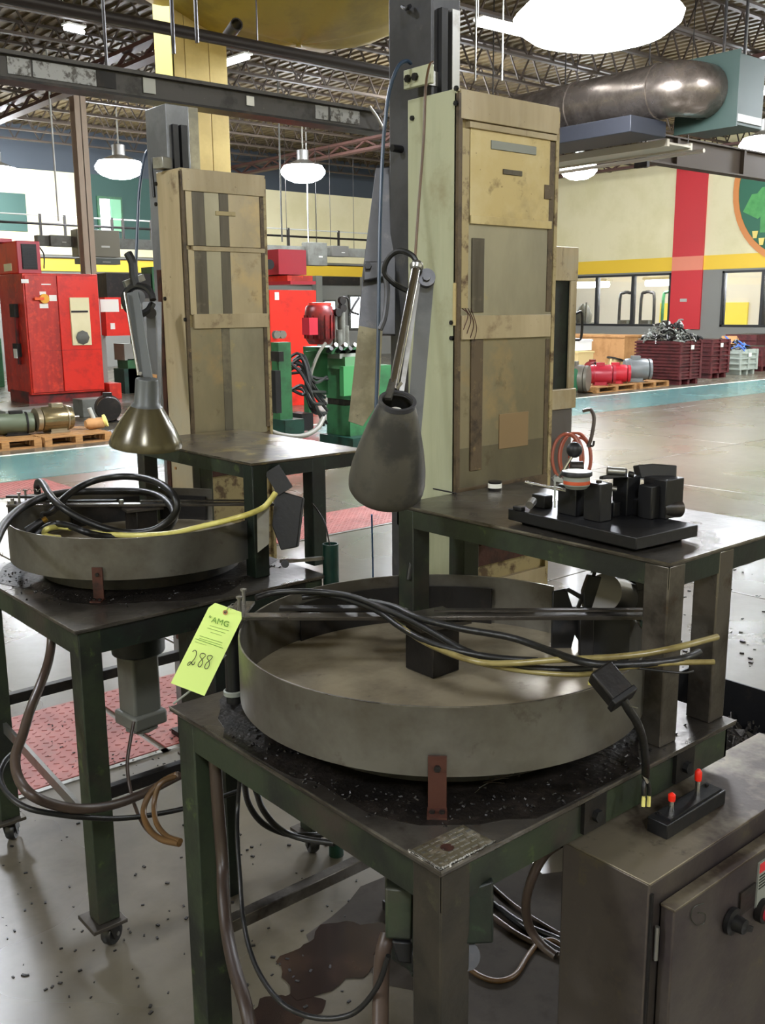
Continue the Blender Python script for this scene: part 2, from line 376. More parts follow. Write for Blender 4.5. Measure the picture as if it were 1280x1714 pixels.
# room seen through the windows
struct('wall_far', MB().box(XW+6.5, XW+6.7, 10, YW, GZ, 4), mat('far_room_wall', '#e2dccc', 0, .6))
struct('trim_3', MB().box(XW+6.42, XW+6.5, 20.5, 24.5, .2, 1.75), mat('yellow_machine_screen', '#e8d040', 0, .5))
struct('trim_4', MB().box(XW+6.42, XW+6.5, 10, 18.5, GZ, 1.6), mat('dark_dado', '#4a4644', 0, .6))
struct('ceiling_back', MB().box(XW+.2, XW+6.7, 10, YW, 3.6, 3.7), M_wcream)
struct('wall_end', MB().box(XW+.2, XW+6.7, 9.8, 10, GZ, 3.7), M_wcream)
for i, (x, y) in enumerate(((XW+3, 26), (XW+3, 21.5), (XW+3, 16))):  # tubes added to brighten the room and stand in for window glare
    t = thing('added_tube_light', ['tube light added to brighten the left part of the long window', 'tube light added to brighten the right part of the long window', 'tube light added to brighten the window right of the red stripe'][i], 'light', (x, y, 3.4))
    part('housing', MB().box(x-.2, x+.2, y-1.4, y+1.4, 2.62, 2.72), M_white, t); part('tube', MB().cyl((x, y-1.35, 2.5), (x, y+1.35, 2.5), .12, n=12), M_tube2, t); part('stem', MB().cyl((x, y, 2.7), (x, y, 3.6), .02, n=6), M_white, t)
for i, (yy, c, lb) in enumerate(((22.9, M_drk, 'dark machine post with arched top seen through the window'), (23.9, M_drk, 'second dark arched post seen through the window, further left'), (21.9, M_hgreen, 'teal topped rack seen through the right end of the long window'))):
    x = XW+3.2
    t = thing('machine_stand', lb, 'machine', (x, yy, GZ))
    part('frame', MB().tube([(x, yy-.3, GZ), (x, yy-.3, 1.9), (x, yy-.15, 2.15), (x, yy+.15, 2.15), (x, yy+.3, 1.9), (x, yy+.3, GZ)], .06, 8, 3), c, t)
    part('body', MB().box(x-.2, x+.2, yy-.2, yy+.2, GZ, 1.1), M_gry, t)
for i, (yy, c) in enumerate(((17.2, M_blk), (16.5, mat('blue_overall', '#2c5c9c', 0, .7)), (25.5, M_gry))):
    x = XW+2.6
    t = thing('work_rack', ['black loaded rack seen through the window right of the red stripe', 'blue covered rack at the edge of the right window', 'grey rack behind the left end of the long window'][i], 'rack', (x, yy, GZ))
    part('shelf', MB().box(x-.3, x+.3, yy-.35, yy+.35, .9, 1.0).box(x-.3, x+.3, yy-.35, yy+.35, .3, .36), M_gry, t)
    part('post', MB().box(x-.3, x-.25, yy-.35, yy-.3, GZ, 1.8), M_gry, t); part('post', MB().box(x-.3, x-.25, yy+.3, yy+.35, GZ, 1.8), M_gry, t)
    part('load', MB().lathe([(.3, 0), (.34, .3), (.22, .6), (.1, .75)], (x, yy, 1.0), n=10), c, t)
# round emblem on the right wall
a, b, c3 = PX(1229, 350, XW), PX(1246, 397, XW), PX(1280, 430, XW)
ax, ay, bx_, by_, cx_, cy_ = a.y, a.z, b.y, b.z, c3.y, c3.z
D_ = 2*(ax*(by_-cy_)+bx_*(cy_-ay)+cx_*(ay-by_))
ux = ((ax*ax+ay*ay)*(by_-cy_)+(bx_*bx_+by_*by_)*(cy_-ay)+(cx_*cx_+cy_*cy_)*(ay-by_))/D_
uy = ((ax*ax+ay*ay)*(cx_-bx_)+(bx_*bx_+by_*by_)*(ax-cx_)+(cx_*cx_+cy_*cy_)*(bx_-ax))/D_
ER = math.hypot(ax-ux, ay-uy)
em = thing('wall_emblem', 'large round painted emblem of green leaves in an orange ring on the cream wall', 'emblem', (XW-.01, ux, uy))
part('ring', MB().lathe([(ER*.92, 0), (ER, 0), (ER, .04), (ER*.92, .04)], (XW-.045, ux, uy), (1, 0, 0), 48, closed=True), M_orange, em)
part('field', MB().cyl((XW-.02, ux, uy), (XW-.001, ux, uy), ER*.92, n=48), M_lgreen2, em)
for k in range(13):
    an = math.radians(30+k*26); dy, dz = math.cos(an), math.sin(an); L_ = ER*(.88 if k % 2 == 0 else .8)
    pts = []
    for q, wv in ((.05, .02), (.4, .15), (.62, .2), (.72, .15), (.8, .17), (1, 0), (.8, -.17), (.72, -.15), (.62, -.2), (.4, -.15)):
        pts.append((XW-.035-.001*k, ux+dy*L_*q-dz*wv*ER, uy+dz*L_*q+dy*wv*ER))
    part('leaf', MB().prism(pts, (.012, 0, 0)), M_lgreen, em)
for k in range(5):
    an = math.radians(150+k*0)+math.radians(180-120+k*7); dy, dz = math.cos(math.radians(42+k*9)), -math.sin(math.radians(42+k*9))
    c = Vector((XW-.06, ux+dy*ER*.86, uy+dz*ER*.86))
    part('tooth', MB().prism([c+Vector((0, -.1, .1)), c+Vector((0, .1, .1)), c+Vector((0, .06, -.12)), c+Vector((0, -.06, -.12))], (.02, 0, 0)), M_ycl, em)

# ---- back wall (plane Y = YW) ----
wb = struct('wall_back', MB().box(LO, XW+.2, YW, YW+.2, GZ, CZ), M_wgrey); ORI['wall_back'] = Vector((0, 0, 0))
x = LO
while x < XW-.1:
    part('panel', MB().box(x+.02, min(XW, x+2.95)-.02, YW-.05, YW, 3.3, 5.75), M_wcream, wb, bev=.01); x += 2.95
part('yellow_band', MB().box(LO, XW, YW-.06, YW, 2.82, 3.2), M_wyel, wb)
part('dark_band', MB().box(LO, XW, YW-.07, YW, 5.75, CZ), M_wdk, wb)
struct('trim_5', MB().box(LO, XW, YW-.12, YW-.05, 3.2, 3.23), M_drk)
def wrect(x0, y0, x1, y1): a = PY(x0, y0, YW); b = PY(x1, y1, YW); return a.x, b.x, b.z, a.z
r = wrect(-30, 320, 45, 388); part('green_panel', MB().box(r[0], r[1], YW-.09, YW, r[2], r[3]), M_wgreen, wb)
r = wrect(147, 300, 262, 410); part('green_panel', MB().box(r[0], r[1], YW-.09, YW, r[2], 5.75), M_wgreen, wb)
r = wrect(163, 333, 200, 388)
d = struct('door_1', MB().box(r[0]-.08, r[1]+.08, YW-.14, YW-.05, r[2], r[3]+.08), M_hgreen); ORI[d.name] = Vector((0, 0, 0))
part('lit_opening', MB().box(r[0], r[1]-.35, YW-.16, YW-.14, r[2], r[3]), M_day, d); part('door_leaf', MB().box(r[1]-.33, r[1], YW-.2, YW-.14, r[2], r[3]), mat('pale_green_door', '#7cb890', 0, .5), d)
for n, q in enumerate(((541, 505, 558, 545), (584, 497, 606, 550))):
    r = wrect(*q)
    d = struct('window_%d' % (n+3), MB().box(r[0]-.07, r[1]+.07, YW-.1, YW, max(.9, r[2])-.07, r[3]+.07), M_gry); ORI[d.name] = Vector((0, 0, 0))
    part('pane', MB().box(r[0], r[1], YW-.12, YW-.1, max(.9, r[2]), r[3]), M_day, d)
for q in ((480, 463, 520, 478), (534, 463, 600, 478)):
    r = wrect(*q); part('pipe_recess', MB().box(r[0], r[1], YW-.09, YW, r[2], r[3]), M_drk, wb)
r = wrect(521, 463, 533, 560); struct('trim_6', MB().box(r[0], r[1], YW-.3, YW, GZ, 2.82), M_gryl)
# sliding door rail on the grey wall
r = wrect(482, 487, 520, 488); part('door_rail', MB().box(r[0], r[1], YW-.2, YW, r[2], r[2]+.06), M_pipew, wb)

# ---- building columns ----
YC = 8.5
xc0, xc1 = PY(290, 150, YC).x, PY(382, 150, YC).x; ysd = PX(262, 150, xc0).y
c = struct('column', MB().box(xc0+.02, xc1-.02, YC+.02, ysd, GZ, CZ), M_yclad); ORI[c.name] = Vector((0, 0, 0))
e = [xc0, PY(312, 150, YC).x, PY(352, 150, YC).x, xc1]
for a, b in zip(e[:-1], e[1:]): part('cladding_board', MB().box(a+.004, b-.004, YC, YC+.02, GZ, CZ), M_yclad, c, bev=.003)
part('side_board', MB().box(xc0, xc0+.02, YC, ysd, GZ, CZ), M_ycl, c)
def hcol(px, py, Y, w_, m):
    x = PY(px, py, Y).x
    return struct('column', MB().box(x-w_/2, x+w_/2, Y-w_/2, Y-w_/2+.02, GZ, 6.3).box(x-w_/2, x+w_/2, Y+w_/2-.02, Y+w_/2, GZ, 6.3).box(x-.01, x+.01, Y-w_/2, Y+w_/2, GZ, 6.3), m)
hcol(138, 300, 22, .27, mat('brown_column_paint', '#a08e7a', .1, .5))

# ---- lamps ----
def highbay(p, R, label, hz=.45, group=None):
    x, y, z = p
    t = thing('high_bay_lamp', label, 'lamp', (x, y, z), group)
    k = R/.6
    part('lens', MB().lathe([(0.001, -hz*.55), (R*.45, -hz*.5), (R*.8, -hz*.3), (R*.97, -hz*.05), (R, hz*.12), (R*.86, hz*.4)], p, n=24), M_lamp, t)
    part('housing', MB().lathe([(R*.87, hz*.4), (R*.5, hz*.62), (.16*k, hz*.75), (.16*k, hz*1.3), (.02, hz*1.4)], p, n=20), M_alu, t)
    part('stem', MB().cyl((x, y, z+hz*1.3), (x, y, CZ-.05), .02, n=6), M_pipew, t)
LZ = 5.2
for q, R, lb in (((200, 283, LZ), .62, 'glowing high bay lamp over the red cabinets'), ((507, 290, LZ), .6, 'glowing high bay lamp between the two machine columns'),
               ((-6, 293, LZ), .6, 'glowing high bay lamp cut by the left edge of the photo'), ((1000, 38, 4.75), .95, 'huge blinding high bay lamp at the top, above the round duct'),
               ((1282, 245, LZ), .6, 'glowing high bay lamp at the right edge over the grey beam'), ((968, 285, LZ), .5, 'small glowing lamp far off, just right of the big column')):
    highbay(PZ(*q), R, lb)
# unseen lamps added out of the frame to light the foreground, floor and right wall
for i, (x, y) in enumerate(((7.5, -6), (-5.5, 3.2), (-2.5, -4), (2.2, 10.8), (20, 5.5), (25, 1), (16, 17), (26, 9.5), (13.5, 3.5))):
    highbay((x, y, 5.9 if i == 6 else 5.6), .6, 'unseen high bay lamp added to light the hall', group='added lamps outside the view')
# ================= overhead =================
xa, xb = PY(-60, 90, 6).x, PY(633, 190, 6).x; zt = PY(300, 135, 6).z; zb = PY(300, 174, 6).z
t = thing('overhead_rail_beam', 'long scratched dark grey rail beam crossing the yellow column', 'beam', (0, 6, zb))
part('web', MB().box(xa, xb, 5.99, 6.03, zb, zt), M_beam, t)
part('top_flange', MB().box(xa, xb, 5.95, 6.07, zt-.012, zt+.01), M_beam, t); part('bottom_flange', MB().box(xa, xb, 5.93, 6.09, zb-.015, zb), M_drk, t)
for q0, q1, m in ((10, 48, M_sil), (52, 157, M_alu), (524, 545, M_sil), (549, 598, M_alu), (158, 190, M_drk)):
    part('bare_patch', MB().box(PY(q0, 100, 6).x, PY(q1, 100, 6).x, 5.983, 5.99, zb+.03, zt-.02), mat('bare_metal_patch', '#9a9a98', .5, .5, [(22, '#55524e', .5, .6)]) if m != M_drk else M_drk, t)
part('tape', MB().box(PY(237, 140, 6).x, PY(257, 140, 6).x, 5.975, 5.983, zt-.11, zt-.02), M_pipew, t)
part('tape', MB().box(PY(410, 170, 6).x, PY(422, 170, 6).x, 5.975, 5.983, zb+.05, zb+.11), M_white, t)
part('end_strap', MB().tube([PY(618, 178, 5.9), PY(630, 195, 5.9), PY(641, 215, 5.9)], .012), M_alu, t)
zp = PY(320, 56, 7).z
t = thing('overhead_pipe', 'black pipe running above the grey rail beam and across the yellow column', 'pipe', (PY(300, 56, 7).x, 7, zp))
part('pipe', MB().cyl((PY(-60, 0, 7).x, 7, zp), (PY(700, 110, 7).x, 7, zp), .045, n=12), M_pipe, t)
x, z = PY(378, 48, 7.2).x, PY(378, 48, 7.2).z
part('open_stub', MB().lathe([(.04, 0), (.05, 0), (.05, .26), (.04, .26)], (x, 7.04, z), (.3, 1, -.1), 14, closed=True), M_pipe, t)
for q in (40, 430, 690): part('hanger', MB().cyl((PY(q, 50, 7).x, 7, zp), (PY(q, 50, 7).x, 7, CZ), .006, n=5), M_pipe, t)
for i, (px_, y0, y1) in enumerate(((291, -120, 90), (330, -120, 72))):
    a = PY(px_, y1, 6.6)
    single('threaded_rod', MB().cyl((a.x, 6.6, a.z), (a.x, 6.6, CZ), .014, n=6), M_pipe, ['left hanging threaded rod in front of the yellow column', 'right, shorter hanging threaded rod in front of the yellow column'][i], 'rod')
a = PY(180, 113, 6); single('hanger_rod', MB().cyl((a.x, 6.01, zt), (a.x, 6.01, CZ), .01, n=6), M_pipe, 'thin hanger rod holding the left part of the grey rail beam', 'rod')
for i, (x0, y1, Y) in enumerate(((795, 135, 8), (840, 135, 8.5), (98, 370, 21), (472, 405, 20), (516, 405, 24))):
    a = PY(x0, y1, Y)
    single('conduit_drop', MB().cyl((a.x, Y, a.z), (a.x, Y, CZ), .01 if i < 2 else .02, n=6), M_pipew if i in (2, 4) else M_gry, ['thin pale conduit above the big column, left one', 'thin pale conduit above the big column, right one', 'pale conduit dropping left of the brown steel column', 'dark wire hanging right of the left machine column', 'pale conduit below the lamp between the columns'][i], 'conduit')
# yellow roof leak tarp
ap = PY(500, 75, 6.9+1.0); rim = []
for k in range(24):
    an = 2*math.pi*k/24; rr = 1.75/max(abs(math.cos(an)), abs(math.sin(an)))**.55
    rim.append(ap+Vector((rr*math.cos(an+.3), rr*math.sin(an+.3), .74+.06*math.cos(8*an))))
vs = []; fs = []
for q in range(9):
    f_ = q/8
    for k in range(24): vs.append(ap.lerp(rim[k], f_)-Vector((0, 0, .22*math.sin(math.pi*f_)*(.85+.15*math.cos(k*math.pi/3)))))
fs = [(q*24+k, q*24+(k+1) % 24, (q+1)*24+(k+1) % 24, (q+1)*24+k) for q in range(8) for k in range(24)]
tp = thing('roof_leak_tarp', 'yellow vinyl tarp slung like a funnel under the roof', 'tarp', ap)
o = part('sheet', MB().add(vs, fs), M_tarp, tp); sm = o.modifiers.new('thick', 'SOLIDIFY'); sm.thickness = .004
for k in (0, 6, 12, 18): part('rope', MB().cyl(rim[k], rim[k]+Vector((.2, .1, CZ-rim[k].z-.05)), .008, n=5), M_pipew, tp)
part('drain_spout', MB().cyl(ap-Vector((0, 0, .02)), ap+Vector((0, 0, .05)), .025, n=10), M_tarp, tp)

# round duct, fan box, trays
ce = PZ(1142, 146, 4.6); DR = .37; DL = 4.6
t = thing('round_duct', 'large round galvanised duct running away behind the big column', 'duct', (ce.x, ce.y, 4.6))
prof = []
y = 0
part('pipe', MB().lathe([(DR, 0), (DR, DL)], ce+Vector((0, .35, 0)), (0, 1, 0), 32), M_duct, t)
for k in range(4): part('seam_ring', MB().lathe([(DR, 0), (DR+.015, .01), (DR+.015, .04), (DR, .05)], ce+Vector((0, .35+k*1.45, 0)), (0, 1, 0), 32), M_duct, t)
part('elbow', MB().tube([ce+Vector((0, .36, 0)), ce+Vector((.01, .18, 0)), ce+Vector((.08, .05, 0)), ce+Vector((.3, -.02, 0)), ce+Vector((.55, -.02, 0))], DR, 28, 3), M_duct, t)
b0 = ce+Vector((.55, -.25, 0))
t = thing('fan_box', 'dull green fan box at the end of the round duct', 'fan box', b0-Vector((0, 0, .5)))
part('casing', MB().box(b0.x, b0.x+.75, b0.y-.25, b0.y+.65, 4.1, 5.05), M_dgb, t, bev=.01)
part('flange', MB().box(b0.x-.03, b0.x, b0.y-.3, b0.y+.7, 4.07, 5.08), M_dgb, t); part('sill_strip', MB().box(b0.x+.02, b0.x+.7, b0.y-.27, b0.y-.24, 4.15, 4.25), M_pipew, t)
part('hanger', MB().box(b0.x+.05, b0.x+.08, b0.y, b0.y+.03, 5.05, CZ), M_drk, t); part('hanger', MB().box(b0.x+.6, b0.x+.63, b0.y, b0.y+.03, 5.05, CZ), M_drk, t)
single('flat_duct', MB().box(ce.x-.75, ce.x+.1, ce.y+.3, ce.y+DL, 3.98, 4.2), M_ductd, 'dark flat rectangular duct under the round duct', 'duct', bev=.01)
t = thing('cable_tray', 'pale long cable tray below the flat duct', 'tray', (ce.x+.6, ce.y+2, 3.9))
part('tray', MB().box(ce.x+.35, ce.x+.9, ce.y+.4, ce.y+DL, 3.93, 3.96), mat('tray_steel', '#b8b0a0', .3, .5), t)
part('side_rail', MB().box(ce.x+.3, ce.x+.35, ce.y+.4, ce.y+DL, 3.9, 4.0), MATS['tray_steel'], t); part('side_rail', MB().box(ce.x+.9, ce.x+.95, ce.y+.4, ce.y+DL, 3.9, 4.0), MATS['tray_steel'], t)
for k in range(3): part('hanger_rod', MB().cyl((ce.x+.62, ce.y+1+k*1.6, 3.96), (ce.x+.62, ce.y+1+k*1.6, CZ), .012, n=6), M_drk, t)
a = PZ(940, 292, 4.2); b = PZ(1178, 252, 4.2)
part('conduit', MB().cyl(a+Vector((-.2, 1, 0)), b, .035, n=8), MATS['tray_steel'], t)
for f_ in (.1, .9): q = a.lerp(b, f_); part('hanger_rod', MB().cyl(q, (q.x, q.y, CZ), .008, n=5), M_drk, t)
a = PZ(1072, 268, 4.25)
t = thing('crane_beam', 'grey steel crane beam in the upper right, over the cream wall', 'beam', a)
part('web', MB().box(a.x, a.x+16, a.y-.02, a.y+.02, 4.25, 4.72), M_joist, t); part('bottom_flange', MB().box(a.x, a.x+16, a.y-.12, a.y+.12, 4.22, 4.25), M_joist, t); part('top_flange', MB().box(a.x, a.x+16, a.y-.12, a.y+.12, 4.72, 4.75), M_joist, t)
part('hook_clamp', MB().box(a.x+.0, a.x+.08, a.y-.14, a.y+.14, 4.12, 4.4), M_drk, t)
for k in range(6): part('stiffener', MB().box(a.x+1+k*2.4, a.x+1.08+k*2.4, a.y-.11, a.y-.02, 4.25, 4.72), M_joist, t)
def tubelight(a, b, lb):
    t = thing('tube_light', lb, 'light', a)
    part('tube', MB().cyl(a, b, .035, n=8), M_tube, t); part('reflector', MB().bar(a+Vector((0, 0, .07)), b+Vector((0, 0, .07)), .2, .03), M_white, t)
    for q in (a, b): part('hanger', MB().cyl(q+Vector((0, 0, .07)), (q.x, q.y, CZ), .008, n=5), M_pipew, t)
tubelight(PZ(800, 40, 5.4), PZ(935, 72, 5.4), 'bare fluorescent tube left of the huge bright lamp')
tubelight(PZ(1245, 146, 5.4), PZ(1330, 170, 5.4), 'bare fluorescent tube right of the green fan box')
tubelight(PZ(108, 47, 6.2), PZ(140, 54, 6.2), 'short distant tube light among the joists at upper left')
tubelight(PZ(378, 108, 6.1), PZ(416, 96, 6.1), 'tube light just right of the yellow column')

# mezzanine rail, busway
YM = 26.0
t = thing('mezzanine_railing', 'thin dark railing in front of the green wall panels', 'railing', (PY(100, 380, YM).x, YM, PY(100, 395, YM).z))
x0, x1 = PY(-20, 370, YM).x, PY(640, 410, YM).x
for zz, r_, m in ((PY(100, 362, YM).z, .02, M_pipew), (PY(100, 376, YM).z, .035, M_drk)): part('rail', MB().cyl((x0, YM, zz), (x1, YM, zz), r_, n=6), m, t)
zz = PY(100, 376, YM).z
for px_ in (-10, 67, 108, 155, 187, 205, 252, 482, 566): 
    x = PY(px_, 370, YM).x; part('post', MB().box(x-.03, x+.03, YM-.03, YM+.03, zz-.42, zz+.25), M_drk, t)
YB = 23.0
z0 = PY(300, 420, YB).z; z1 = PY(300, 404, YB).z
t = thing('busway', 'long grey electrical busway with boxes along the back of the hall', 'busway', (PY(300, 410, YB).x, YB, z0))
part('duct', MB().box(PY(60, 400, YB).x, PY(615, 420, YB).x, YB-.1, YB+.1, z0, z1), M_gry, t)
for a, b, c_, d_, m, dep in ((128, 383, 202, 431, mat('brown_grey_box_paint', '#6a6656', .1, .5), .3), (134, 431, 202, 443, mat('dark_grey_box_paint', '#454a44', .1, .5), .28), (84, 393, 120, 413, M_gry, .2), (496, 423, 512, 438, mat('dark_grey_box_paint', '#454a44'), .2), (515, 405, 548, 445, M_gry, .25), (556, 411, 584, 430, mat('dark_brown_box_paint', '#4c4a44', .1, .5), .22)):
    p0 = PY(a, b, YB-dep); p1 = PY(c_, d_, YB-dep); bx = part('tap_box', MB().box(p0.x, p1.x, YB-dep, YB+.05, p1.z, p0.z), m, t, bev=.01)
    part('label', MB().box(p0.x+(p1.x-p0.x)*.55, p0.x+(p1.x-p0.x)*.75, YB-dep-.006, YB-dep, p1.z+(p0.z-p1.z)*.35, p1.z+(p0.z-p1.z)*.42), M_pipew, bx)
for q in (480, 517, 530, 553, 592): part('hanger', MB().cyl((PY(q, 400, YB).x, YB, z1), (PY(q, 400, YB).x, YB, CZ), .008, n=5), M_drk, t)
# ================= the two rotary table benches =================
T, SH = .80, 1.155
M_wedge = mat('bare_worn_edge', '#a8a39a', .85, .35, [(7, '#4a4540', .42, .62), (3, '#5a544c', .45, .65)])
def bench(ox, oy, W, D, pc, sx0, sx1, sy0, sy1, l2, label, gap, near=False):
    t = thing('rotary_table_bench', label, 'workbench', (ox, oy, GZ))
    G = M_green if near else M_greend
    part('tabletop', MB().box(ox, ox+W, oy, oy+D, T-.01, T), M_top, t, bev=.002)
    h = .068
    for q in ((ox-.0008, ox+.0015, oy, oy+D), (ox, ox+W, oy-.0008, oy+.0015)): part('worn_edge', MB().box(*q, T-.003, T+.0006), M_wedge, t)
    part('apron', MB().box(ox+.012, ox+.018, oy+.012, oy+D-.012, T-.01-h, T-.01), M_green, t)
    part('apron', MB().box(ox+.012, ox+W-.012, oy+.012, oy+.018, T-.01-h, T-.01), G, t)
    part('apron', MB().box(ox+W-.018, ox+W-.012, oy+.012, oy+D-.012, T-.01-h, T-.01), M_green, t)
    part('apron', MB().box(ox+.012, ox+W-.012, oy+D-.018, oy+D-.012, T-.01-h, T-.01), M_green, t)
    LB = GZ+.1
    for i, (x, y) in enumerate(((ox+.012, oy+.012), (ox+.012, oy+D-.075), (ox+W-.075, oy+(.012 if not near else .09)), (ox+W-.075, oy+D-.075))):
        part('leg', MB().box(x-.0006, x+.062, y-.0006, y+.062, LB, T-.0101), mat('brown_black_leg_paint', '#37322a', .2, .5, [(5, '#25231e', .45, .65), (18, '#4a4a34', .6, .75)], .1, 60) if near and i == 0 else M_green, t, bev=.003)
        part('foot_plate', MB().box(x-.025, x+.075, y-.02, y+.085, LB-.012, LB), M_top, t, bev=.002)
        cx, cy = x+.035, y+.035; a = .5+i*.4; dx, dy = math.cos(a), math.sin(a); s_ = Vector((-dy, dx, 0)); c = Vector((cx+.02*dx, cy+.02*dy, GZ+.034))
        cs = part('caster', MB().cyl((cx, cy, LB-.03), (cx, cy, LB-.012), .028, n=14).bar(c+s_*.02+Vector((0, 0, -.005)), Vector((cx, cy, LB-.02))+s_*.02, .03, .004, up=s_).bar(c-s_*.02+Vector((0, 0, -.005)), Vector((cx, cy, LB-.02))-s_*.02, .03, .004, up=s_), M_drk, t)
        part('wheel', MB().lathe([(.012, -.016), (.03, -.015), (.034, -.008), (.034, .008), (.03, .015), (.012, .016)], c, s_, 20), M_rub, cs)
        part('axle', MB().cyl(c-s_*.024, c+s_*.024, .006, n=8), M_sil, cs)
    # low braces
    if near:
        part('brace', MB().box(ox+.06, ox+.50, oy+D-.05, oy+D-.02, .255, .285), M_top, t, bev=.002)
        part('brace', MB().box(ox+.02, ox+.045, oy+.06, oy+D-.06, -.02, .0), M_drk, t)
    else:
        part('brace', MB().box(ox+.06, ox+W-.06, oy+.02, oy+.045, .30, .335), M_drk, t, bev=.002)
        part('brace', MB().box(ox+.06, ox+W-.06, oy+D-.05, oy+D-.02, .33, .365), M_drk, t, bev=.002)
        part('brace', MB().bar((ox+.05, oy+D-.06, .27), (ox+.05, oy+.07, .2), .012, .035), M_sil, t)
    # turntable and pan
    cx, cy = pc; R = .40
    part('turntable_base', MB().lathe([(.31, T), (.305, T+.03), (.26, T+.04), (.26, T+.056)], (cx, cy, 0), n=40), M_drk, t)
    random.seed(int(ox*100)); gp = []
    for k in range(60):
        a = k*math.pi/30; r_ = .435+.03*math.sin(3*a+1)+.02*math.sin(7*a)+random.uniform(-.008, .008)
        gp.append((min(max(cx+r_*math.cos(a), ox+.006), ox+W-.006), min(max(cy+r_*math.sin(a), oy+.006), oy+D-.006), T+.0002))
    part('grime_and_shade', MB().prism(gp, (0, 0, .0008)), mat('black_grime_and_shade', '#191512', .2, .45, [(30, '#2c2622', .5, .65), (9, '#100d0b', .5, .6)], .3, 90), t)  # oily grime with the deep shade around the pan painted in
    part('pan_floor', MB().disc((cx, cy), R-.002, T+.058, T+.064), M_panin, t)
    part('pan_wall', MB().ring((cx, cy), R-.003, R, T+.056, T+.176, gap[1], gap[0]+2*math.pi, 90), M_pan, t)
    part('inner_liner', MB().ring((cx, cy), R-.012, R-.008, T+.064, T+.15, math.radians(28), math.radians(100), 40), M_drk, t)
    a = math.radians(225.5); d = Vector((math.cos(a), math.sin(a), 0)); s_ = Vector((-d.y, d.x, 0)); p = Vector((cx, cy, 0))+d*(R+.003)
    def slab_(p0, z0, z1, w_, th): 
        q = p0; return [q+s_*w_/2+Vector((0, 0, z0)), q-s_*w_/2+Vector((0, 0, z0)), q-s_*w_/2+Vector((0, 0, z1)), q+s_*w_/2+Vector((0, 0, z1))]
    br = part('clamp_bracket', MB().prism(slab_(p, T, T+.095, .03, 0), d*.005).prism([p+s_*.016+Vector((0, 0, T)), p-s_*.016+Vector((0, 0, T)), p-s_*.016+d*.035+Vector((0, 0, T)), p+s_*.016+d*.035+Vector((0, 0, T))], (0, 0, .005)), M_rust, t)
    part('bolt', MB().bolt(p+d*.005+Vector((0, 0, T+.075)), d, .006, .004).bolt(p+d*.02+s_*.008+Vector((0, 0, T+.005)), (0, 0, 1), .005, .004).bolt(p+d*.02-s_*.008+Vector((0, 0, T+.005)), (0, 0, 1), .005, .004), M_drk, br)
    # centre drive block and the bar across the pan
    bx, by = cx+.03, cy+.055
    part('drive_block', MB().ob((bx, by, T+.118), (.075, .085, .105), 0), M_drk, t, bev=.003)
    part('block_cap', MB().ob((bx, by, T+.174), (.12, .11, .008), -.2), M_top, t)
    z = T+.186; p0 = Vector((cx-.294, cy+.319, z)); p1 = Vector((cx+.354, cy-.257, z))
    part('cross_bar', MB().bar(p0, p1, .03, .008), M_top, t, bev=.001)
    dd = (p1-p0).normalized(); nn = Vector((-dd.y, dd.x, 0))
    part('cross_bar', MB().bar(p0+dd*.1+nn*.045+Vector((0, 0, .004)), p0+dd*.33+nn*.045+Vector((0, 0, .004)), .022, .006), M_drk, t)
    part('cross_bar', MB().bar(p0+dd*.42+nn*.01+Vector((0, 0, .01)), p1-dd*.02+nn*.01+Vector((0, 0, .01)), .014, .004), M_top, t)
    part('slot_screw', MB().bolt(p0+dd*.36+Vector((0, 0, .004)), (0, 0, 1), .008, .012), M_sil, t)
    part('tie_plate', MB().bar(p0+dd*.01-nn*.02, p0+dd*.02+nn*.1, .04, .006), M_top, t)
    for q in (.02, .075): part('stud', MB().cyl(p0+dd*.02+nn*q, p0+dd*.02+nn*q+Vector((0, 0, .035)), .004, n=8).cyl(p0+dd*.02+nn*q+Vector((0, 0, .033)), p0+dd*.02+nn*q+Vector((0, 0, .037)), .007, n=8), M_sil, t)
    q = p0+dd*.005
    ps = part('support_post', MB().cyl((q.x, q.y, T), (q.x, q.y, z), .0165, n=16), M_rub, t)
    part('nut', MB().cyl((q.x, q.y, z+.004), (q.x, q.y, z+.014), .011, n=6).cyl((q.x, q.y, z+.014), (q.x, q.y, z+.022), .006, n=8), M_sil, ps)
    # upper shelf on its legs
    part('shelf_top', MB().box(sx0, sx1, sy0, sy1, SH-.008, SH), M_top if near else mat('stained_steel_shelf', '#5e564c', .6, .3, [(2.5, '#8c7c50', .48, .6), (9, '#a89864', .56, .66), (6, '#3c3630', .55, .7)], .06, 60, .1, 4), t, bev=.002)
    for b in ((sx0+.004, sx0+.01, sy0+.004, sy1-.004), (sx0+.004, sx1-.004, sy0+.004, sy0+.01), (sx1-.01, sx1-.004, sy0+.004, sy1-.004), (sx0+.004, sx1-.004, sy1-.01, sy1-.004)):
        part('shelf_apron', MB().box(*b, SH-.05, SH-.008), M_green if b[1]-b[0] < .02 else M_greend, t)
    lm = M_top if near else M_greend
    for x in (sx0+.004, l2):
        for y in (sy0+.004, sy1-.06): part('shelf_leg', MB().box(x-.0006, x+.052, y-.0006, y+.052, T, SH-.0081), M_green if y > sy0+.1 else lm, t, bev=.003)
    for q in ((sx0-.0008, sx0+.0015, sy0, sy1), (sx0, sx1, sy0-.0008, sy0+.0015)): part('worn_edge', MB().box(*q, SH-.003, SH+.0006), M_wedge, t)
    part('rim_edge', MB().ring((cx, cy), R-.0032, R+.0002, T+.1755, T+.1768, gap[1], gap[0]+2*math.pi, 90), M_wedge, t)
    # gear motor under the turntable
    gx, gy = cx-.06, cy-.04
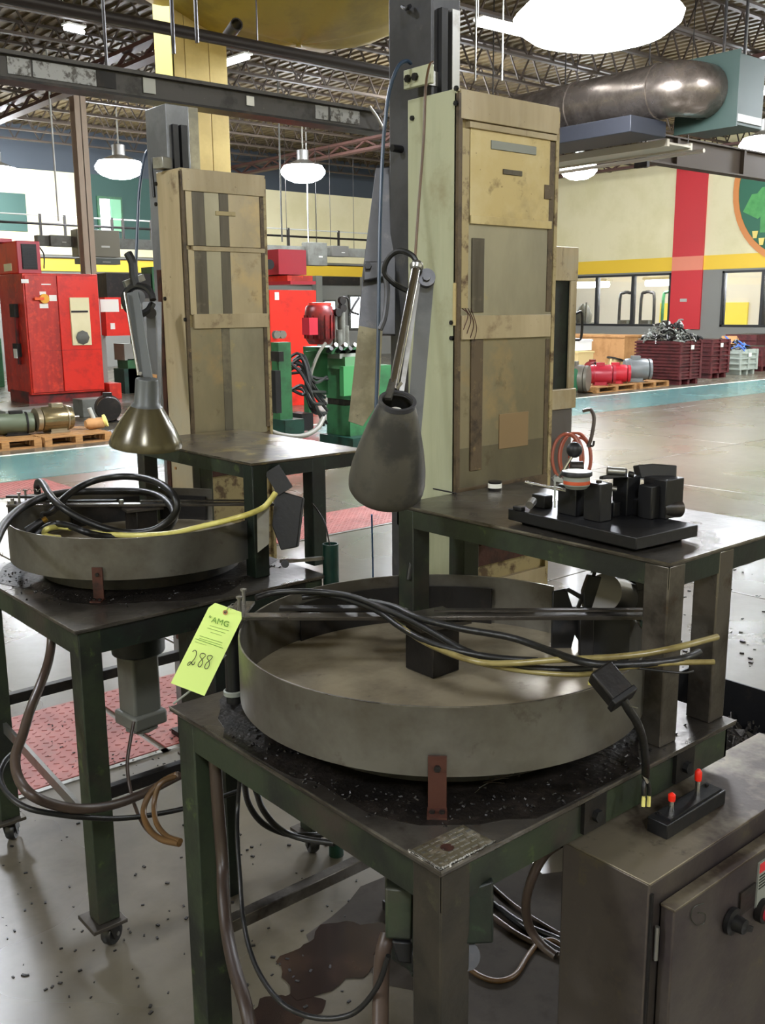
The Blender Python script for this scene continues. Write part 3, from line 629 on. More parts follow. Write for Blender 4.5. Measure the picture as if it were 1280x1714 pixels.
    gm = part('gearbox', MB().box(gx-.07, gx+.09, gy-.07, gy+.09, .60, T-.012).lathe([(.085, 0), (.085, .06), (.06, .09)], (gx+.01, gy+.01, .52)), M_greend, t, bev=.006)
    part('motor', MB().ob((gx, gy, .41), (.1, .1, .22), .1).ob((gx, gy, .305), (.125, .125, .05), .1).lathe([(.05, .262), (.055, .267), (.055, .285)], (gx, gy, 0), n=8), M_gry if not near else M_greend, gm, bev=.01)
    part('conduit_box', MB().ob((gx+.1, gy-.0, .66), (.06, .07, .1), .1), M_drk, gm, bev=.006)
    return t
def angs(c, a, b):
    f = lambda q: math.atan2(q.y-c[1], q.x-c[0]); return f(a), f(b)
FX, FY, LX, LY = .893, .923, .948, 2.325
fc = (1.297, 1.345); lc = (1.40, 2.835)
ga = angs(fc, PZ(1056, 1034, .976), PZ(921, 984, .976)); gb = angs(lc, PZ(416, 866, .976), PZ(357, 818, .976))
fb = bench(FX, FY, .81, .808, fc, 1.475, 1.92, .945, 1.685, 1.645, 'near rotary table bench with a big steel pan, scratched corner plate and upper shelf', ga, True)
lb = bench(LX, LY, .81, .83, lc, 1.565, 2.008, 2.43, 3.185, 1.79, 'farther green rotary table bench on casters, behind and left of the near one', gb)
# scratched name plate on the near corner
np_ = part('name_plate', MB().box(FX+.004, FX+.118, FY+.004, FY+.072, T, T+.0015), mat('scratched_plate', '#77705c', .75, .35, [(30, '#a8a090', .5, .62), (12, '#4a382a', .55, .65)], .2, 120), fb, bev=.0006)
mb = MB(); random.seed(3)
for r_ in range(5):
    y = FY+.014+r_*.012; x = FX+.012
    while x < FX+.108:
        l = random.uniform(.003, .012); mb.box(x, x+l, y, y+.0028 if r_ != 3 else y+.005, T+.0015, T+.0022); x += l+random.uniform(.002, .008)
part('stamped_lines', mb, M_sil, np_, kind='stuff')
mb = MB()
for k in range(26):
    u = k/25; mb.ob((FX+.004+u*.114, FY+.004+random.uniform(-.001, .001), T+.0015), (.005, .003, .002), random.random()); mb.ob((FX+.004+random.uniform(-.001, .001), FY+.004+u*.068, T+.0015), (.003, .004, .002), random.random())
part('worn_edge', mb, M_chr, np_, kind='stuff')
part('stain', MB().lathe([(.008, 0), (.011, .0005), (.006, .0009)], (FX+.052, FY+.04, T+.0015), n=9), M_rust, np_)
# bolted lugs on the near bench's front apron
for px_, py_ in ((1140, 1287), (990, 1362)):
    q = PY(px_, py_, FY+.012); lg = part('bolted_lug', MB().box(q.x-.03, q.x+.03, FY+.004, FY+.012, T-.072, T-.012), M_drk, fb)
    part('lug_bolt', MB().bolt((q.x, FY+.004, T-.045), (0, -1, 0), .011, .01), M_blk, lg)
wr_ = PZ(388, 1172, T)
part('tie_wrap', MB().lathe([(.0175, .016), (.021, .018), (.021, .026), (.0175, .028)], (fc[0]-.291, fc[1]+.316, T), n=16, closed=True), M_gryl, fb)

# loose swarf on the bench tops
mb = MB(); random.seed(11)
for (c, n_) in ((fc, 420), (lc, 200)):
    for k in range(n_):
        a = random.uniform(math.radians(150), math.radians(320)); r_ = .40+random.gauss(.0, .03)
        x, y = c[0]+r_*math.cos(a), c[1]+r_*math.sin(a)
        if (FX+.01 < x < FX+.8 and FY+.01 < y < FY+.8) or (LX+.01 < x < LX+.8 and LY+.01 < y < LY+.8):
            s_ = random.uniform(.0015, .005); mb.ob((x, y, T+s_*.3), (s_*1.6, s_, s_*.6), (random.random(), random.random(), random.random()*3))
o = part('swarf', mb, M_drk, None, 'dark metal crumbs scattered around the pans on the bench tops', kind='stuff'); o['category'] = 'swarf'
mb = MB()
for k in range(5):
    p = PZ(815+k*14, 1318-k*5, T+.004); mb.tube([p+Vector((-.03, .01*k, 0)), p+Vector((0, 0, .008)), p+Vector((.03, -.012+.01*k, .002))], .0008, 4, 3)
o = part('wire_swarf', mb, M_chr, None, 'thin shiny wire curls on the near bench under the pan', kind='stuff'); o['category'] = 'swarf'

# ================= machine columns =================
def column(cx, cy, label, spec, posttop, near, zb=.1):
    Wc, Dc, Hc = .36, .172, 2.095
    t = thing('machine_column', label, 'machine', (cx, cy, GZ))
    part('base_plate', MB().box(cx-.0, cx+.13, cy+.08, cy+Dc+.12, GZ, GZ+.03), M_drk, t)
    part('casing', MB().box(cx+.006, cx+Wc, cy+.008, cy+Dc, .45, Hc-.0065), M_edge, t)
    part('side_cover', MB().box(cx, cx+.006, cy+.004, cy+Dc, .46, Hc), M_side if near else M_beige, t, bev=.0015)
    part('top_cap', MB().box(cx+.002, cx+Wc, cy, cy+Dc, Hc-.006, Hc), M_beige, t)
    part('corner_trim', MB().box(cx, cx+.012, cy-.004, cy+.01, .46, Hc-.01), M_brown, t); part('corner_trim', MB().box(cx+Wc-.012, cx+Wc, cy-.004, cy+.01, .46, Hc-.01), M_edge, t)
    x = lambda px_, py_=500: PY(px_, py_, cy).x
    z = lambda px_, py_: PY(px_, py_, cy).z
    for k_, (nm, a, b, c, d, m, th) in enumerate(spec):
        th += k_*.00013
        x0, x1 = cx+a*Wc, cx+b*Wc
        part(nm, MB().box(x0, x1, cy-th, cy+.01, c, d), m, t, bev=.001)
    pz = posttop
    part('post', MB().box(cx+.012, cx+.105, cy+.10, cy+.255, GZ+.03, pz), M_post if near else M_postl, t, bev=.003)
    part('guide_rail', MB().box(cx+.03, cx+.05, cy+.085, cy+.10, Hc-.1, min(pz, 2.36)-.07), M_blk, t); part('guide_rail', MB().box(cx+.06, cx+.085, cy+.08, cy+.10, Hc-.1, min(pz, 2.36)-.07), M_sil if near else M_blk, t)
    return t
# (name, x from, x to as a share of the width, z from, z to, material, how far it stands out)
M_filmb = mat('pinkish_beige_sheet', '#b0a284', .3, .36, [(2.2, '#9a8d74', .4, .62, (1, 1, .4)), (6, '#b5a078', .55, .7), (14, '#7a6748', .6, .76)], .04, 30, .12)
M_filmd = mat('dark_lower_sheet', '#6e6750', .3, .42, [(2.2, '#575040', .4, .62, (1, 1, .4)), (6, '#7d6c4c', .55, .7), (12, '#4a3d2a', .6, .76)], .04, 30, .12)
specF = [('lower_sheet', .035, .965, 1.15, 1.53, M_film, .001), ('lower_sheet', .035, .965, 1.10, 1.26, M_filmd, .0012), ('middle_sheet', .035, .965, 1.56, 1.80, M_filmg, .001), ('upper_sheet', .11, .905, 1.80, 2.015, M_filmy, .003),
         ('top_plate', .02, .99, 2.03, 2.093, M_beige, .004), ('strap', .09, .955, 2.012, 2.026, M_beige, .008), ('strap', .11, .93, 1.797, 1.817, M_filmy, .007), ('strap', .035, .94, 1.526, 1.583, M_beige, .009),
         ('side_strip', .035, .10, 1.60, 2.01, M_edge, .003), ('side_strip', .905, .96, 1.59, 2.01, M_brown, .002), ('side_strip', .915, .955, 1.16, 1.52, M_brown, .002),
         ('dark_strip', .135, .25, 1.59, 1.765, M_shad, .0035), ('dark_strip', .135, .25, 1.20, 1.525, M_brown, .0035), ('tape', .30, .75, 1.972, 1.992, M_gryl, .0045), ('tape', .42, .61, 1.918, 1.93, M_shad, .0045),
         ('glue_mark', .43, .74, 1.245, 1.335, mat('faded_orange_film', '#877050', .2, .42), .0015), ('grime_patch', .85, .93, 1.87, 1.905, M_brown, .0038), ('bottom_frame', .03, .97, 1.115, 1.16, M_brown, .002), ('gusset', .03, .97, .95, 1.005, M_rust, .012), ('lower_panel', .03, .97, .50, .90, M_beige, .002)]
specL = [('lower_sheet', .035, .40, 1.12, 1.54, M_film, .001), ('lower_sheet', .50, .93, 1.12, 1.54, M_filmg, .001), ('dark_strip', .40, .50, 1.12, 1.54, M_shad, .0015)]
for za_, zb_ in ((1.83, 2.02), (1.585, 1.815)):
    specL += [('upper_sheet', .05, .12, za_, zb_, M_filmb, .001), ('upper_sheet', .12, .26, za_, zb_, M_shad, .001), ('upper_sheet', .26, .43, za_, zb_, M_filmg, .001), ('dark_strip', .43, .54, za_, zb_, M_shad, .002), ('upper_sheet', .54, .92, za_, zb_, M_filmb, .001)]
specL += [('top_plate', .02, .98, 2.018, 2.093, M_beige, .006), ('strap', .10, .96, 1.812, 1.828, M_beige, .006), ('strap', .08, .97, 1.535, 1.587, M_beige, .009), ('side_strip', .92, .965, 1.15, 2.015, M_brown, .003), ('tape', .385, .617, 1.94, 1.955, M_edge, .004), ('bottom_frame', .03, .97, 1.09, 1.13, M_brown, .002), ('gusset', .03, .97, .98, 1.05, M_rust, .012)]
cF = column(1.69, 1.703, 'big cream machine column with taped yellowed cover, behind the near bench shelf', specF, 3.2, True)
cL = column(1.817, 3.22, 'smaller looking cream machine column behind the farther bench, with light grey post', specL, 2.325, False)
# fittings of the near column
X0 = 1.69
p0 = PX(675, 118, X0-.03); p1 = PX(722, 150, X0-.03)
bk = part('top_bracket', MB().box(X0-.03, X0-.018, PX(720, 130, X0-.03).y, PX(675, 130, X0-.03).y, 2.112, 2.155), M_side, cF, bev=.002)
for q in (684, 696): b = PX(q, 132, X0-.03); part('bolt', MB().bolt((X0-.03, b.y, 2.133), (-1, 0, 0), .009, .008), M_drk, bk)
part('bracket_arm', MB().box(X0-.018, X0+.03, 1.80, 1.82, 2.118, 2.15), M_sil, bk)
for q, y_ in ((691, 198), (765, 148), (764, 173), (757, 540), (757, 566), (757, 920)):
    b = PX(q, y_, X0); part('cover_screw', MB().bolt((X0, b.y, b.z), (-1, 0, 0), .006, .006), M_blk, cF)
b = PX(672, 250, X0+.012); part('post_knob', MB().cyl((X0+.012, b.y, b.z), (X0-.02, b.y, b.z), .009, n=10), M_blk, cF)
part('cable_clip', MB().tube([PX(673, 12, X0), PX(680, 14, X0-.02), PX(686, 10, X0)], .005), M_blk, cF)
for k in range(4): 
    a = PY(772, 500, 1.70); part('loose_string', MB().tube([Vector((1.70+.01*k, 1.693, 1.60)), Vector((1.715+.01*k, 1.688, 1.585-.01*k)), Vector((1.705+.012*k, 1.693, 1.55-.01*k))], .0012, 4), M_rust, cF)
part('bubble_tape', MB().box(X0-.003, X0, 1.703, 1.712, 1.56, 1.66), M_filmy, cF)
# fittings of the farther column
X1 = 1.817
for q, y_ in ((262, 308), (262, 342), (277, 500), (311, 535)):
    b = PX(q, y_, X1); part('cover_screw', MB().bolt((X1, b.y, b.z), (-1, 0, 0), .008, .006), M_blk, cL)
part('clamp', MB().ob((X1-.005, 3.33, 2.12), (.05, .05, .04), .3).cyl((X1-.03, 3.35, 2.13), (X1+.03, 3.35, 2.13), .008), M_sil, cL, bev=.002)
part('rust_strip', MB().box(X1-.004, X1+.02, 3.392, 3.42, .3, 1.75), M_rust, cL)
part('paper_notice', MB().box(X1-.004, X1+.004, 3.35, 3.36, 1.0, 1.01), M_card, cL)

# hoses on the columns
single('blue_hose', MB().tube([PD(687, 106, 2.32), PD(680, 102, 2.3), PD(666, 112, 2.29), PD(652, 150, 2.29), PD(645, 200, 2.29), PD(640, 260, 2.3), PD(635, 400, 2.3), PD(633, 560, 2.3), PD(628, 720, 2.3)], .0045), mat('blue_black_hose', '#26384c', 0, .35), 'thin blue black hose arching from the big column bracket and hanging down', 'hose')
single('hanging_cord', MB().tube([PD(724, 104, 2.22), PD(718, 112, 2.18), PD(712, 150, 2.16), PD(709, 230, 2.16), PD(700, 350, 2.15), PD(694, 440, 2.15)], .0032), M_ocab, 'thin brown cord hanging down the side of the big column', 'cord')
single('black_hose', MB().tube([PD(258, 250, 3.7), PD(248, 252, 3.7), PD(241, 268, 3.7), PD(233, 320, 3.7), PD(230, 380, 3.7), PD(227, 450, 3.7), PD(226, 480, 3.7)], .006), mat('blue_black_hose', '#26384c'), 'thin dark hose arching off the farther column beside the lamp glow', 'hose')
single('dark_tube_loop', MB().tube([PD(283, 246, 3.62), PD(270, 244, 3.62), PD(258, 256, 3.62), PD(254, 275, 3.62), PD(258, 330, 3.63)], .006), M_rub, 'short dark tube curling over the top corner of the farther column', 'hose')

# plates hanging left of the big column
def plate(name, pts, d, m, lb, cat, th=.008, single_=True):
    P = [PD(x, y, d[i] if isinstance(d, (list, tuple)) else d) for i, (x, y) in enumerate(pts)]
    n = (P[1]-P[0]).cross(P[2]-P[0]).normalized()*th
    return single(name, MB().prism(P, n), m, lb, cat, bev=.001)
t = thing('tapered_guard', 'grey tapered guard arm with a bolted flange, left of the big column', 'guard', PD(625, 560, 2.5))
P = [PD(x, y, 2.5) for x, y in ((629, 280), (662, 280), (662, 560), (599, 560), (606, 460))]
part('arm', MB().prism(P, FW*.02), M_post, t, bev=.002)
P = [PD(x, y, 2.47) for x, y in ((609, 437), (642, 437), (650, 462), (608, 470))]
f_ = part('flange', MB().prism(P, FW*.025), M_post, t, bev=.003); part('bolt', MB().bolt(PD(616, 446, 2.465), -FW, .009, .01), M_blk, f_)
part('hung_board', MB().prism([PD(x_, y_, 2.49) for x_, y_ in ((600, 545), (640, 553), (634, 672), (607, 713), (583, 705))], FW*.008), mat('stained_board', '#8c8468', .05, .6, [(8, '#6e664c', .45, .62), (40, '#4a442f', .64, .7)], .1, 40), t)
plate('flap', ((243, 583), (264, 608), (258, 690), (246, 700), (240, 660)), 3.25, M_card, 'brown card flap behind the farther task lamp', 'card', .006)
part('side_plate', MB().prism([PD(x_, y_, 3.52) for x_, y_ in ((238, 505), (270, 505), (270, 680), (247, 640), (243, 560))], FW*.01), M_postl, cL)
x0_, x1_ = PY(290, 230, 3.36).x, PY(333, 230, 3.36).x
part('rear_panel', MB().box(x0_, x1_, 3.36, 3.38, 1.9, PY(310, 178, 3.36).z), mat('grey_beige_panel', '#aaa388', .2, .45, [(6, '#7d7968', .45, .65)]), cL)

# ---- third column far behind, with the air hose coil ----
e = PZ(969, 414, 2.095); cx3, cy3 = e.x-.62, e.y
t = thing('milling_machine', 'distant cream machine with a dark opening, right behind the big column', 'machine', (cx3, cy3, GZ))
part('base', MB().box(cx3, cx3+.60, cy3, cy3+.5, GZ, .75), mat('grey_base_paint', '#5e5a56', .2, .5), t, bev=.01)
part('back', MB().box(cx3, cx3+.62, cy3+.2, cy3+.4, .75, 2.09), M_greend, t)
part('dark_opening_sheet', MB().box(cx3, cx3+.6, cy3+.03, cy3+.2, .92, 1.82), M_greend, t)  # dark sheet standing in for the shaded opening of the machine
part('top_panel', MB().box(cx3, cx3+.62, cy3, cy3+.4, 1.82, 2.095), M_beige, t, bev=.006)
part('frame_post', MB().box(cx3+.53, cx3+.61, cy3, cy3+.02, .85, 1.82), M_beige, t, bev=.004)
part('sill', MB().box(cx3, cx3+.62, cy3-.02, cy3+.2, .75, .92), M_beige, t, bev=.006)
part('handle', MB().tube([(cx3+.61, cy3, 1.55), (cx3+.66, cy3-.02, 1.55), (cx3+.66, cy3-.02, 1.35), (cx3+.61, cy3, 1.33)], .012), M_drk, t)
part('lamp_box', MB().box(cx3+.1, cx3+.22, cy3-.06, cy3, .55, .74), M_blk, t)
PDH = (Vector((cx3+.4, cy3-.1, 1))-CAM).dot(FW)
for k, (rx, ry, ox_) in enumerate(((.12, .2, 0), (.10, .19, .03), (.13, .21, .05), (.09, .17, .08))):
    c = PD(948+k*8, 766, PDH)
    pts = [c+RT*(rx*math.cos(a*math.pi/9))+UP*(ry*math.sin(a*math.pi/9))+FW*(.01*k) for a in range(19)]
    if k == 0: hc = thing('air_hose_coil', 'coiled red brown air hose hanging behind the black lever ball', 'hose', c)
    part('coil_turn', MB().tube(pts, .014, 8, 3), M_hose, hc)
part('hose_tail', MB().tube([PD(975, 688, PDH), PD(988, 686, PDH), PD(994, 700, PDH), PD(990, 730, PDH), PD(984, 748, PDH)], .016), M_bcab, hc)
part('hook', MB().tube([PD(985, 745, PDH), PD(992, 746, PDH), PD(994, 738, PDH)], .01), M_drk, hc)

# ================= task lamps =================
t = thing('task_lamp', 'grey task lamp with a long bell shade, hanging over the near bench', 'lamp', PZ(683, 835, SH))
a = PD(665, 672, 1.90); b = PD(646, 815, 2.03); ax_ = (b-a); L_ = ax_.length; k = 2.0/1637
prof = [(26, 0), (29, .02), (36, .15), (46, .35), (55, .55), (62, .75), (65, .92), (64, 1.0), (60, 1.04)]
outer = [(r_*k, q*L_) for r_, q in prof]; inner = [(r_*k-.002, q*L_) for r_, q in reversed(prof)]
sd = part('lamp_shade', MB().lathe(outer+inner, a, ax_, 40, closed=True), M_shade, t)
part('shade_rim', MB().lathe([(.031, -.003), (.037, -.003), (.0375, .006), (.031, .006)], a, ax_, 32, closed=True), M_post, sd)
part('bulb', MB().lathe([(.012, .02), (.014, .05), (.03, .10), (.03, .13), (.001, .155)], a, ax_, 20), M_white, sd)
part('screw', MB().bolt(PD(596, 810, 1.99), -RT-FW*.5, .004, .008), M_chr, sd)
j = PD(697, 446, 2.06); e_ = PD(657, 652, 1.93)
part('chrome_arm', MB().tube([j, e_], .0095, 14), M_chr, t, label='bright steel tube arm')
part('knuckle', MB().lathe([(.001, -.014), (.012, -.008), (.015, 0), (.012, .008), (.001, .014)], j, (j-e_), 16), M_sil, t)
part('shade_yoke', MB().bar(PD(658, 636, 1.935), PD(649, 668, 1.91), .014, .008).bar(PD(664, 650, 1.93), PD(672, 640, 1.93), .006, .006), M_sil, t)
j2 = PD(713, 468, 2.10); bs = PZ(683, 836, SH)
part('flat_arm', MB().bar(j2, bs, .034, .016, up=FW), M_postl, t, label='flat grey lower arm')
part('flat_arm', MB().bar(PD(700, 470, 2.085), PD(672, 655, 2.02), .010, .006, up=FW), M_sil, t)
part('pivot', MB().cyl(j2-FW*.022, j2+FW*.015, .019, n=20).cyl(j2-FW*.03, j2-FW*.02, .009, n=8), M_post, t)
part('base_clamp', MB().cyl(bs, bs+Vector((0, 0, .03)), .03, n=16), M_drk, t)
part('power_cable', MB().tube([PD(700, 447, 2.06), PD(690, 428, 2.06), PD(668, 420, 2.07), (PD(650, 432, 2.08)), PD(643, 455, 2.09), PD(656, 472, 2.10), PD(672, 482, 2.11), PD(686, 488, 2.11)], .006), M_rub, t)
part('sleeve', MB().tube([PD(645, 462, 2.1), PD(648, 490, 2.1), PD(644, 530, 2.1), PD(636, 552, 2.1)], .006), M_post, t)

t = thing('task_lamp', 'olive task lamp with a wide glossy bell shade, over the farther bench', 'lamp', PZ(262, 738, SH))
a = PD(246, 634, 2.98); b = PD(244, 742, 3.04); ax_ = b-a; L_ = ax_.length; k = 3.0/1637
prof = [(18, 0), (19, .02), (20.5, .36), (26, .42), (38, .58), (49, .75), (57, .9), (61, 1.0), (60.5, 1.03)]
sd = part('lamp_shade', MB().lathe([(r_*k, q*L_) for r_, q in prof[3:]]+[(r_*k-.003, q*L_) for r_, q in reversed(prof[3:])], a, ax_, 44, closed=True), M_shade2, t)
part('lamp_neck', MB().lathe([(.002, -.002)]+[(r_*k, q*L_) for r_, q in prof[:4]], a, ax_, 32), mat('grey_neck_paint', '#5a5d5c', .2, .45), sd)
part('bulb', MB().lathe([(.015, .07), (.03, .12), (.03, .15), (.001, .17)], a, ax_, 16), M_white, sd)
part('thin_rod', MB().tube([PD(209, 490, 3.02), PD(232, 628, 2.99)], .005, 10), M_chr, t)
part('inner_arm', MB().bar(PD(222, 490, 3.04), PD(246, 636, 3.0), .036, .012, up=FW), mat('grey_neck_paint', '#5a5d5c'), t)
part('screw', MB().bolt(PD(236, 626, 2.98), -FW, .006, .012), M_sil, t)
part('outer_arm', MB().bar(PD(253, 520, 3.12), PZ(262, 738, SH), .03, .014, up=FW), M_postl, t)
part('pivot', MB().cyl(PD(252, 524, 3.08), PD(252, 524, 3.15), .018, n=16), M_drk, t)
pts = [PD(232+24*math.cos(q), 502-24*math.sin(q), 3.03+.01*q) for q in [i*.55 for i in range(12)]]
part('cable_loop', MB().tube(pts, .011, 8, 3), M_rub, t)
part('spring_wheel', MB().cyl(PD(231, 497, 3.05), PD(231, 497, 3.1), .022, n=20), M_postl, t)
part('cable_sleeve', MB().tube([PD(214, 424, 3.05), PD(222, 440, 3.05), PD(224, 462, 3.05), PD(228, 480, 3.05)], .014, 8, 3), M_rub, t)
part('top_bracket', MB().bar(PD(208, 476, 3.05), PD(240, 464, 3.08), .02, .02), M_sil, t)
part('base_clamp', MB().cyl(PZ(262, 738, SH), PZ(262, 738, SH)+Vector((0, 0, .03)), .025, n=16), M_drk, t)

# ================= things on the near shelf =================
A = PZ(1065, 900, SH+.032); B = PZ(850, 851, SH+.032); C_ = PZ(1158, 876, SH+.032)
u = (B-A); v = (C_-A); u.z = v.z = 0; LU = u.length; LV = v.length; u.normalize(); v = Vector((-u.y, u.x, 0))*(1 if Vector((-u.y, u.x, 0)).dot(v) > 0 else -1)
A.z = SH
fx = thing('inspection_fixture', 'black steel gauging fixture on a thick base plate, on the near shelf', 'fixture', A)
RM = Matrix((( u.x, v.x, 0), (u.y, v.y, 0), (0, 0, 1)))
def fbx(name, a0, a1, b0, b1, z0, z1, m=M_blk, par=None, rot=None, bev=.002, label=None):
    # a along the long side from the near corner, b away from the camera, in mm above the plate
    c = A+u*((a0+a1)/2)/1000+v*((b0+b1)/2)/1000+Vector((0, 0, (z0+z1)/2000))
    return part(name, MB().ob(c, ((a1-a0)/1000, (b1-b0)/1000, (z1-z0)/1000), RM), m, par or fx, bev=bev, label=label)
def fp(a, b, z): return A+u*a/1000+v*b/1000+Vector((0, 0, z/1000))
LUm, LVm = LU*1000, LV*1000
fbx('base_plate', 0, LUm, 0, LVm, 8, 32); fbx('riser_bar', 20, LUm-20, 20, 50, 0, 8); fbx('riser_bar', 20, LUm-20, LVm-40, LVm-20, 0, 8)
def on(px_, py_, z=SH+.032):
    q = PZ(px_, py_, z)-A; return q.dot(u)*1000, q.dot(v)*1000
def blk(name, px0, px1, pyb, pyt, dep, m=M_blk, zb=32, bev=.002, label=None):
    """block whose near face stands on the plate between two pixels, top at pixel row pyt"""
    a0, b0 = on(px0, pyb, SH+zb/1000); a1, b1 = on(px1, pyb, SH+zb/1000)
    am = (a0+a1)/2; bm = (b0+b1)/2; q = fp(am, bm, zb); mid = (px0+px1)/2
    d = (q-CAM).dot(FW); h = (pyb-pyt)/1637*d*1000
    wv = abs((px1-px0))/1637*d*1000*.95
    return fbx(name, am-wv/2, am+wv/2, bm, bm+dep, zb, zb+h, m, bev=bev, label=label)
blk('support_block', 925, 969, 862, 812, 30); blk('support_block', 970, 1008, 872, 808, 35); blk('clamp_block', 884, 916, 850, 828, 25)
blk('tall_block', 1018, 1052, 862, 796, 40); blk('v_block', 1062, 1092, 868, 812, 35); blk('tower', 1068, 1118, 866, 800, 55)
blk('riser', 1030, 1100, 864, 835, 60); blk('small_block', 1004, 1030, 864, 840, 20)
def fcyl(name, p, q, r_, m=M_blk, n=16): return part(name, MB().cyl(p, q, r_, n=n), m, fx)
g = lambda x_, y_, d: PD(x_, y_, d)
dF = (fp(LUm*.4, LVm*.5, 32)-CAM).dot(FW)
part('tower_head', MB().prism([g(1068, 778, dF+.03), g(1092, 776, dF+.03), g(1133, 779, dF+.03), g(1131, 822, dF+.03), g(1112, 822, dF+.03), g(1112, 806, dF+.03), g(1072, 800, dF+.03)], FW*.045), M_blk, fx, bev=.002)
fcyl('knurled_knob', g(1104, 852, dF), g(1136, 851, dF+.02), .018, M_drk, 20); fcyl('pin', g(1016, 788, dF), g(1045, 790, dF), .008, M_sil)
part('clevis', MB().prism([g(1020, 787, dF), g(1050, 784, dF), g(1050, 800, dF), g(1008, 802, dF), g(1008, 796, dF), g(1020, 794, dF)], FW*.03), M_blk, fx, bev=.002)
fcyl('pin', g(1052, 793, dF-.01), g(1060, 795, dF-.01), .006, M_drk); fcyl('roller', g(998, 813, dF-.02), g(1031, 819, dF-.02), .0055, M_sil)
fcyl('rod', g(878, 807, dF), g(946, 822, dF), .003, M_chr, 10); fcyl('rod', g(890, 812, dF+.01), g(946, 819, dF+.01), .0025, M_chr, 10)
part('bright_angle', MB().prism([g(927, 797, dF-.03), g(960, 806, dF-.03), g(960, 812, dF-.03), g(930, 806, dF-.03), g(930, 850, dF-.03), g(927, 850, dF-.03)], FW*.003), M_gryl, fx)
fcyl('clamp_screw', g(886, 846, dF-.02), g(892, 838, dF), .008, M_sil); fcyl('screw_head', g(1002, 812, dF-.02), g(1002, 804, dF-.02), .006, M_drk)
fbx('side_lug', LUm-40, LUm-15, -2, 12, 32, 40)
# dial indicator with red ring
dc = g(965, 796, dF-.03)
dl = part('dial_indicator', MB().lathe([(.0285, 0), (.030, .001), (.030, .007), (.0285, .009)], dc, (0, 0, 1), 32), M_blk, fx)
part('dial_glass', MB().lathe([(.026, .0085), (.026, .0095)], dc, (0, 0, 1), 32), M_white, dl)
part('red_band', MB().lathe([(.0262, -.016), (.0266, -.0155), (.0266, -.009), (.0262, -.009)], dc, (0, 0, 1), 32, closed=True), mat('orange_red_ring', '#c05434', .1, .4), dl)
part('dial_back', MB().lathe([(.001, -.026), (.02, -.025), (.026, -.018), (.026, 0)], dc, (0, 0, 1), 32), M_gryl, dl)
part('lever', MB().tube([g(935, 800, dF), g(958, 762, dF)], .0035), M_chr, fx, label='bright lever with black ball')
part('lever_ball', MB().lathe([(.016*math.sin(math.pi*i/12), -.016*math.cos(math.pi*i/12)) for i in range(13)], g(961, 753, dF), n=20), M_blk, fx)
part('pivot_head', MB().cyl(g(955, 782, dF+.02), g(975, 782, dF+.02), .012, n=14).cyl(g(967, 790, dF+.02), g(967, 775, dF+.02), .01, n=14), M_drk, fx)
part('lever_pivot', MB().cyl(g(926, 806, dF), g(934, 800, dF), .009, n=12), M_sil, fx)
# small tin
c = PZ(828, 820, SH)
t = thing('small_tin', 'small white banded tin on the near shelf beside the big column', 'tin', c)
part('can', MB().lathe([(.001, 0), (.017, 0), (.017, .005), (.0165, .005), (.0165, .018), (.017, .018), (.017, .022), (.001, .022)], c, n=24), M_drk, t); part('band', MB().lathe([(.0172, .006), (.0172, .017)], c, n=24), M_white, t)
single('wire_hook', MB().tube([PZ(725, 818, SH+.003), PZ(745, 822, SH+.003), PZ(764, 826, SH+.003)], .002, 6), M_drk, 'thin dark wire lying at the foot of the big column', 'wire')

# ================= tag =================
d0 = (Vector((1.03, 1.655, .99))-CAM).dot(FW)-.075
tg = thing('lot_tag', 'yellow green card tag numbered 288 tied to the near bench', 'tag', PD(345, 1165, d0))
P = [(360, 1009), (349, 1017), (285.6, 1143.5), (342, 1165), (404.5, 1036), (403.8, 1024.7)]
part('card', MB().prism([PD(x_, y_, d0+(y_-1009)*.0001) for x_, y_ in reversed(P)], FW*.0008), M_tag, tg, smooth=False)
xd = PD(404, 1030, d0)-PD(349, 1013, d0); yd = PD(349, 1017, d0)-PD(285.6, 1143.5, d0+.0134)
def tq(x_, y_, k=.002): return PD(x_, y_, d0+(y_-1009)*.0001-k)
part('eyelet', MB().lathe([(.0025, 0), (.005, 0), (.005, .0006), (.0025, .0006)], tq(377, 1025, .001), -FW, 16, closed=True), M_card, tg); part('hole', MB().cyl(tq(377, 1025, .0005), tq(377, 1025, .0012), .0027, n=12), M_blk, tg)
text('AMG', .0165, M_inkg, tg, tq(353, 1041), xd, yd); text('*', .013, M_inkg, tg, tq(348, 1037), xd, yd)
for r_, (x0, y0, x1, y1, w_) in enumerate(((351, 1047, 383, 1056, .0007), (347, 1051, 377, 1060, .0007), (352, 1058, 371, 1064, .0006), (334, 1064, 372, 1076, .0008), (333, 1068, 371, 1080, .0007), (327, 1069, 373, 1085, .0011), (326, 1074, 345, 1080, .0006))):
    part('print_line', MB().tube([tq(x0, y0), tq(x1, y1)], w_/2, 4), M_inkg, tg)
def stroke(pts): part('handwritten_digit', MB().tube([tq(x_, y_) for x_, y_ in pts], .0007, 6, 5), M_ink, tg)
sc_ = lambda pts: [(280+x_/7.11, 960+y_/7.11) for x_, y_ in pts]
stroke(sc_([(300, 930), (325, 912), (345, 930), (340, 980), (310, 1030), (260, 1085), (240, 1090), (245, 1070), (275, 1050), (300, 1085), (320, 1075), (330, 1050)]))
stroke(sc_([(455, 965), (430, 950), (400, 955), (388, 985), (410, 1020), (420, 1060), (400, 1100), (375, 1110), (365, 1085), (385, 1050), (425, 1010), (458, 975)]))
stroke(sc_([(535, 985), (515, 975), (485, 980), (475, 1010), (495, 1040), (500, 1085), (480, 1125), (452, 1132), (445, 1105), (465, 1065), (510, 1030), (540, 990)]))
